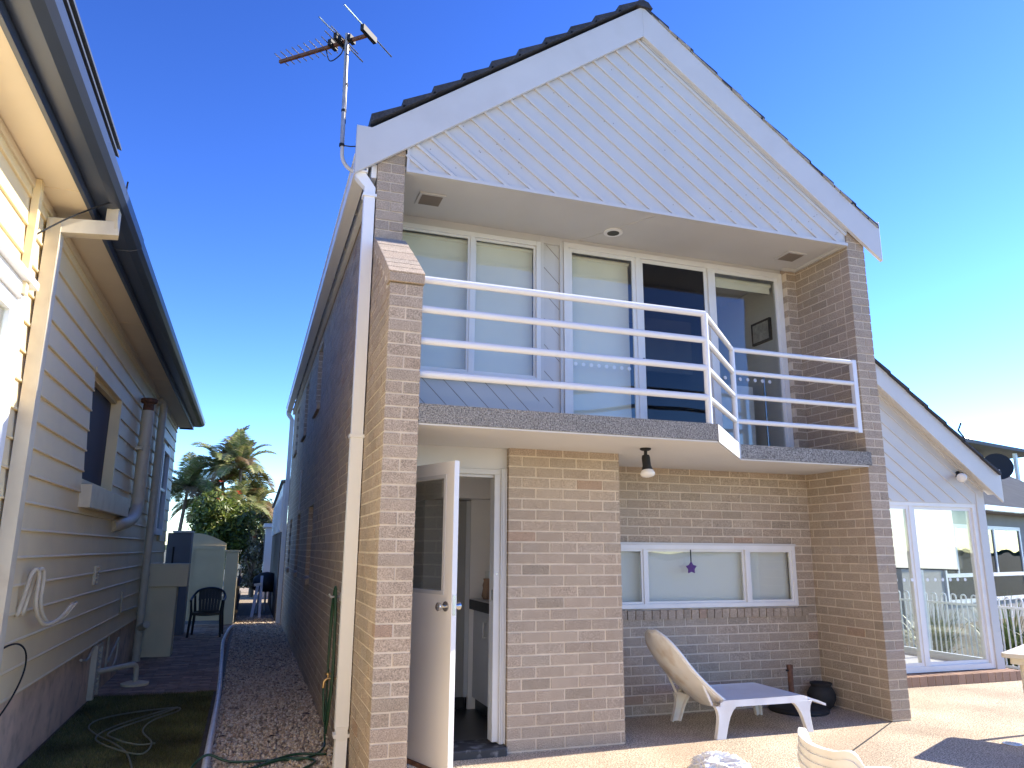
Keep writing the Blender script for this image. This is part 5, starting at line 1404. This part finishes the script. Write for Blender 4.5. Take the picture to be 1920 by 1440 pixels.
# stack of white tub chairs
def tub_chair(label, loc, rz):
    t = thing("garden_chair", label, "chair", loc, rz, "stacked white chairs")
    m = M['plastic']
    b = MB()
    # U-shaped wrap panel: arms (open to local -X) and back at +X
    path = bez([(-0.28, 0.255, 0.43), (-0.15, 0.262, 0.435), (0.0, 0.262, 0.455), (0.09, 0.245, 0.52), (0.15, 0.215, 0.615), (0.195, 0.14, 0.605), (0.215, 0, 0.598), (0.195, -0.14, 0.605), (0.15, -0.215, 0.615), (0.09, -0.245, 0.52), (0.0, -0.262, 0.455), (-0.15, -0.262, 0.435), (-0.28, -0.255, 0.43)], 6)
    n_ = len(path)
    o_t, o_b, i_t, i_b = [], [], [], []
    for i, p in enumerate(path):
        u = abs(i / (n_ - 1) * 2 - 1)
        tg = (path[min(i + 1, n_ - 1)] - path[max(i - 1, 0)]); tg.z = 0; tg.normalize(); nr = Vector((tg.y, -tg.x, 0))
        if nr.dot(Vector((p.x, p.y, 0))) < 0: nr = -nr
        h_ = 0.21 * max(0, 1 - (u / 0.55) ** 3) + 0.035
        o_t.append(p + nr * 0.012); o_b.append(p + nr * 0.0 - Vector((0, 0, h_)) - nr * 0.04); i_t.append(p - nr * 0.014); i_b.append(p - Vector((0, 0, h_)) - nr * 0.052)
    b.grid([o_t, o_b]); b.grid([i_b, i_t]); b.grid([i_t, o_t]); b.grid([o_b, i_b])
    for e in (0, -1): b.add([o_t[e], o_b[e], i_b[e], i_t[e]], [(0, 1, 2, 3)])
    b.build("backrest", m, t, smooth=True, auto=40, local=True)
    b = MB(); rows = []
    for i in range(7):
        x = -0.25 + i * 0.075
        rows.append([Vector((x, (k / 8 - 0.5) * 0.46, 0.38 - 0.02 * i / 6 - 0.02 * math.sin(math.pi * k / 8))) for k in range(9)])
    b.grid([r_[::-1] for r_ in rows]); b.grid([[p - Vector((0, 0, 0.018)) for p in r_] for r_ in rows])
    b.box((-0.262, -0.23, 0.335), (-0.245, 0.23, 0.38)); b.build("seat", m, t, smooth=True, auto=40, local=True)
    for sy in (-1, 1):
        for (xa, xb_, zt) in ((-0.24, -0.28, 0.42), (0.17, 0.26, 0.44)):
            b = MB(); b.tube([(xa, sy * 0.25, zt), (xa, sy * 0.238, 0.38), (xb_, sy * 0.255, 0.0)], [0.014, 0.026, 0.020], 8); b.build("leg", m, t, smooth=True, auto=40, local=True)
    return t
_cl = ["white plastic chair at the bottom of the stack on the paving", "white plastic chair second from the bottom of the stack",
       "white plastic chair second from the top of the stack", "white plastic chair on top of the stack"]
for k in range(4):
    loc_, rz_ = (0.59 + 0.004 * k, -2.955, -0.012 + 0.033 * k), R(166.6)
    if k == 0: tub0 = tub_chair(_cl[0], loc_, rz_)
    else: copy_thing(tub0, loc_, rz_, _cl[k])

# table at the right
tb = thing("outdoor_table", "cream-topped outdoor table at the right edge of the paving", "table", (4.5, -1.1, -0.012))
e1, e2 = Vector((0.893, 0.45, 0)), Vector((0.45, -0.893, 0))
P0_ = Vector((3.935, -0.95, 0.655))
cr_ = 0.035
def rrect(o, u, v, lu, lv, r_, n=5):
    out = []
    for (cx_, cy_, a0_) in ((lu - r_, lv - r_, 0), (r_, lv - r_, 90), (r_, r_, 180), (lu - r_, r_, 270)):
        for k in range(n + 1):
            a = R(a0_ + 90 * k / n); out.append(o + u * (cx_ + r_ * math.cos(a)) + v * (cy_ + r_ * math.sin(a)))
    return out
b = MB(); b.prism(rrect(P0_, e1, e2, 0.92, 0.92, cr_), (0, 0, 0.035)); b.build("tabletop", M['table'], tb, bevel=0.004)
b = MB(); b.prism(rrect(P0_ + e1 * 0.05 + e2 * 0.05 + Vector((0, 0, -0.05)), e1, e2, 0.82, 0.82, 0.02), (0, 0, 0.049)); b.build("apron", M['table'], tb)
for (u_, v_) in ((0.17, 0.12), (0.76, 0.12), (0.17, 0.80), (0.76, 0.80)):
    q = P0_ + e1 * u_ + e2 * v_
    b = MB(); b.tube([q + Vector((0, 0, -0.05)), Vector((q.x, q.y, -0.012))], [0.028, 0.02], 10); b.build("leg", M['table'], tb, smooth=True, auto=40)
dg = thing("drain_grate", "small round metal drain grate set in the paving", "grate", (3.98, -0.95, -0.012))
b = MB(); b.lathe([(0.07, 0), (0.07, 0.006), (0.055, 0.006), (0.055, 0.001)], (3.98, -0.92, -0.012), 24); 
for k in range(6): b.box((3.93, -0.965 + k * 0.018, -0.010), (4.03, -0.957 + k * 0.018, -0.007))
b.build("grate", M['steel'], dg)

# ------------------------------------------------------------------ right background: pool fence, plants, grey house
pf = thing("pool_fence", "white loop-top tubular pool fence on the right", "fence", (8.75, 4, -0.3))
FX, FZ0, FT = 8.78, -0.24, 0.80
b = MB()
for z in (FT - 0.10, FZ0 + 0.10): b.box((FX - 0.016, 1.0, z - 0.016), (FX + 0.016, 7.4, z + 0.016))
b.build("rail", M['fence_white'], pf)
k = 0; y = 1.06
while y < 7.3 and k < 34:
    b = MB(); r_ = 0.045
    arc = [(FX, y + r_ - r_ * math.cos(a), FT - r_ + r_ * math.sin(a) + 0.045) for a in [math.pi * j / 8 for j in range(9)]]
    b.tube([(FX, y, FZ0)] + arc + [(FX, y + 2 * r_, FZ0)], 0.0115, 8); b.build("loop", M['fence_white'], pf, smooth=True, auto=50)
    y += 0.185; k += 1
def flax(label, c, seed, n=150, h=1.1):
    rd = random.Random(seed)
    t = thing("strappy_plant", label, "plant", c, 0, "strappy plants behind the pool fence")
    b = MB()
    for k in range(n):
        a = rd.uniform(0, 6.28); el = rd.uniform(0.6, 1.5); L_ = h * rd.uniform(0.7, 1.15)
        p = Vector(c) + Vector((rd.uniform(-0.15, 0.15), rd.uniform(-0.15, 0.15), 0)); v = Vector((math.cos(a) * math.cos(el), math.sin(a) * math.cos(el), math.sin(el)))
        w = v.cross(Vector((0, 0, 1))).normalized() * 0.016
        kk = rd.uniform(0.6, 1.3); b.col = rd.choice([(0.10 * kk, 0.14 * kk, 0.04 * kk), (0.07 * kk, 0.11 * kk, 0.035 * kk), (0.20 * kk, 0.20 * kk, 0.09 * kk)])
        rows = []
        for i in range(8):
            s = i / 7; ww = w * (1 - s ** 2) ; rows.append([p - ww, p + ww]); p = p + v * (L_ / 7); v = (v + Vector((0, 0, -0.13))).normalized()
        b.grid(rows)
    b.build("leaves", M['flax'], t)
flax("tall strappy plant behind the pool fence near the annex corner", (9.35, 2.2, -0.3), 31, 190, 1.15)
flax("dense strappy plant behind the pool fence seen through the annex glass", (9.5, 3.4, -0.3), 32, 190, 1.15)
flax("second strappy plant seen through the annex glass further back", (9.4, 4.7, -0.3), 33, 170, 1.05)
flax("strappy plant behind the pool fence at the picture edge", (9.45, 1.3, -0.3), 34, 170, 1.1)
flax("furthest strappy plant along the pool fence", (9.6, 6.0, -0.3), 35, 150, 1.0)

gw = thing("grey_house", "low grey house with corrugated roof beyond the pool fence", "house", (18, 10.5, -0.4))
gu, gv = Vector((0.951, 0.309, 0)), Vector((-0.309, 0.951, 0))
G0 = Vector((13.0, 8.77, -0.4))
def G(u, v, z): return G0 + gu * u + gv * v + Vector((0, 0, z + 0.4))
def gbox(b, u0, u1, v0, v1, z0, z1): b.obox(G(u0, v0, z0), gu * (u1 - u0), gv * (v1 - v0), (0, 0, z1 - z0))
b = MB(); gbox(b, 0, 14, 0, 8, -0.4, 2.65); b.build("wall", M['grey_wall'], gw)
b = MB()
for (a, w_) in ((4.05, 0.75), (4.86, 2.3), (8.0, 2.0)):
    pass
rows = None
b.prism([G(-0.5, -0.55, 2.72), G(-0.5, 3.4, 4.85), G(-0.5, 3.4, 4.90), G(-0.5, -0.55, 2.77)], gu * 15)
for k in range(75): b.obox(G(-0.5 + k * 0.2, -0.55, 2.77), gu * 0.07, gv * 3.95 + Vector((0, 0, 2.13)), (0, 0, 0.025))
b.build("roof", M['tin'], gw)
b = MB(); gbox(b, -0.5, 14.5, -0.66, -0.56, 2.62, 2.76); b.build("gutter", M['zinc'], gw)
b = MB(); gbox(b, -0.5, 14.5, -0.55, 0.0, 2.60, 2.62); b.build("soffit", M['grey_wall'], gw)
for (u0, u1) in ((2.2, 4.4), (4.7, 7.4)):
    b = MB(); gbox(b, u0, u0 + 0.09, -0.05, -0.001, 0.2, 2.25); gbox(b, u1 - 0.09, u1, -0.05, -0.001, 0.2, 2.25); gbox(b, u0 + 0.09, u1 - 0.09, -0.048, -0.001, 2.15, 2.25); gbox(b, u0 + 0.09, u1 - 0.09, -0.048, -0.001, 0.2, 0.30); gbox(b, u0 + 0.09, u1 - 0.09, -0.046, -0.001, 0.86, 0.96); gbox(b, u0 + 0.75, u0 + 0.83, -0.047, -0.001, 0.96, 2.15)
    f = b.build("window", M['alu'], gw)
    b = MB(); gbox(b, u0 + 0.09, u1 - 0.09, -0.02, -0.015, 0.30, 2.15); b.build("pane", M['glass_dark'], f)
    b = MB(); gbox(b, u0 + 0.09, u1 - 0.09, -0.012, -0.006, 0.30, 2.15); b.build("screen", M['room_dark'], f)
ds = thing("satellite_dish", "dark grey oval satellite dish above the grey roof", "satellite dish", (20.6, 12.2, 2.9))
dc = Vector((20.75, 12.0, 4.22)); dn_ = Vector((-0.62, -0.72, 0.22)).normalized()
b = MB(); b.lathe([(0.0, -0.07), (0.2, -0.055), (0.36, -0.02), (0.44, 0.02), (0.445, 0.03), (0.43, 0.025), (0.30, -0.02), (0.0, -0.05)], dc, 28, dn_); b.build("dish", M['dish'], ds, smooth=True, auto=50)
b = MB(); b.tube([dc - dn_ * 0.06, dc - dn_ * 0.25 - Vector((0, 0, 0.2)), dc - dn_ * 0.3 - Vector((0, 0, 1.2))], 0.03, 8); b.tube([dc - Vector((0, 0, 0.43)), dc - Vector((0, 0, 0.5)) + dn_ * 0.15], 0.015, 8); b.lathe([(0.04, 0), (0.04, 0.06)], dc - Vector((0, 0, 0.52)) + dn_ * 0.13, 10); b.build("bracket", M['charcoal'], ds)
uh = thing("upper_terrace_house", "distant pale house with flat skillion roof on posts", "house", (36, 23, -0.4))
b = MB(); b.box((30.5, 22.6, -0.4), (33.6, 30, 6.3)); b.build("wall", M['cream_ren'], uh)
b = MB(); b.prism([(30.0, 21.6, 6.95), (36.2, 21.6, 6.42), (36.2, 21.6, 6.58), (30.0, 21.6, 7.12)], (0, 8, 0)); b.build("roof", M['tin'], uh)
b = MB(); b.box((34.75, 21.9, -0.4), (34.9, 22.05, 6.5)); b.build("post", M['zinc'], uh)
b = MB(); b.box((33.6, 22.2, 4.9), (36.0, 29.5, 5.05)); b.build("deck", M['grey_wall'], uh)
sa = thing("small_antenna", "small television antenna on the distant house roof", "antenna", (29.2, 20, 6))
b = MB(); b.tube([(29.2, 20, 5.0), (29.1, 20, 6.75), (28.8, 20, 7.05)], 0.04, 6); b.tube([(28.8, 20, 7.05), (29.05, 20, 7.45)], 0.035, 6); b.build("mast", M['black'], sa)
MB().tube([(28.55, 20, 7.47), (29.55, 20, 7.36)], 0.02, 6).build("element", M['steel'], sa); MB().tube([(29.1, 20, 6.72), (29.7, 20, 6.66)], 0.02, 6).build("element", M['steel'], sa)
# far hills / tree line so that the horizon is not bare
g = MB()
N = 80
ring = []
for i in range(N + 1):
    a = 2 * math.pi * i / N
    ring.append((700 * math.cos(a), 700 * math.sin(a), 4 + 3 * noise.noise(Vector((math.cos(a) * 3, math.sin(a) * 3, 0)))))
g.grid([[Vector((x, y, -1)) for x, y, z in ring], [Vector((x, y, z)) for x, y, z in ring], [Vector((x * 1.1, y * 1.1, -1)) for x, y, z in ring]])
tag(g.build("hills", M['hill'], smooth=True), kind='structure')
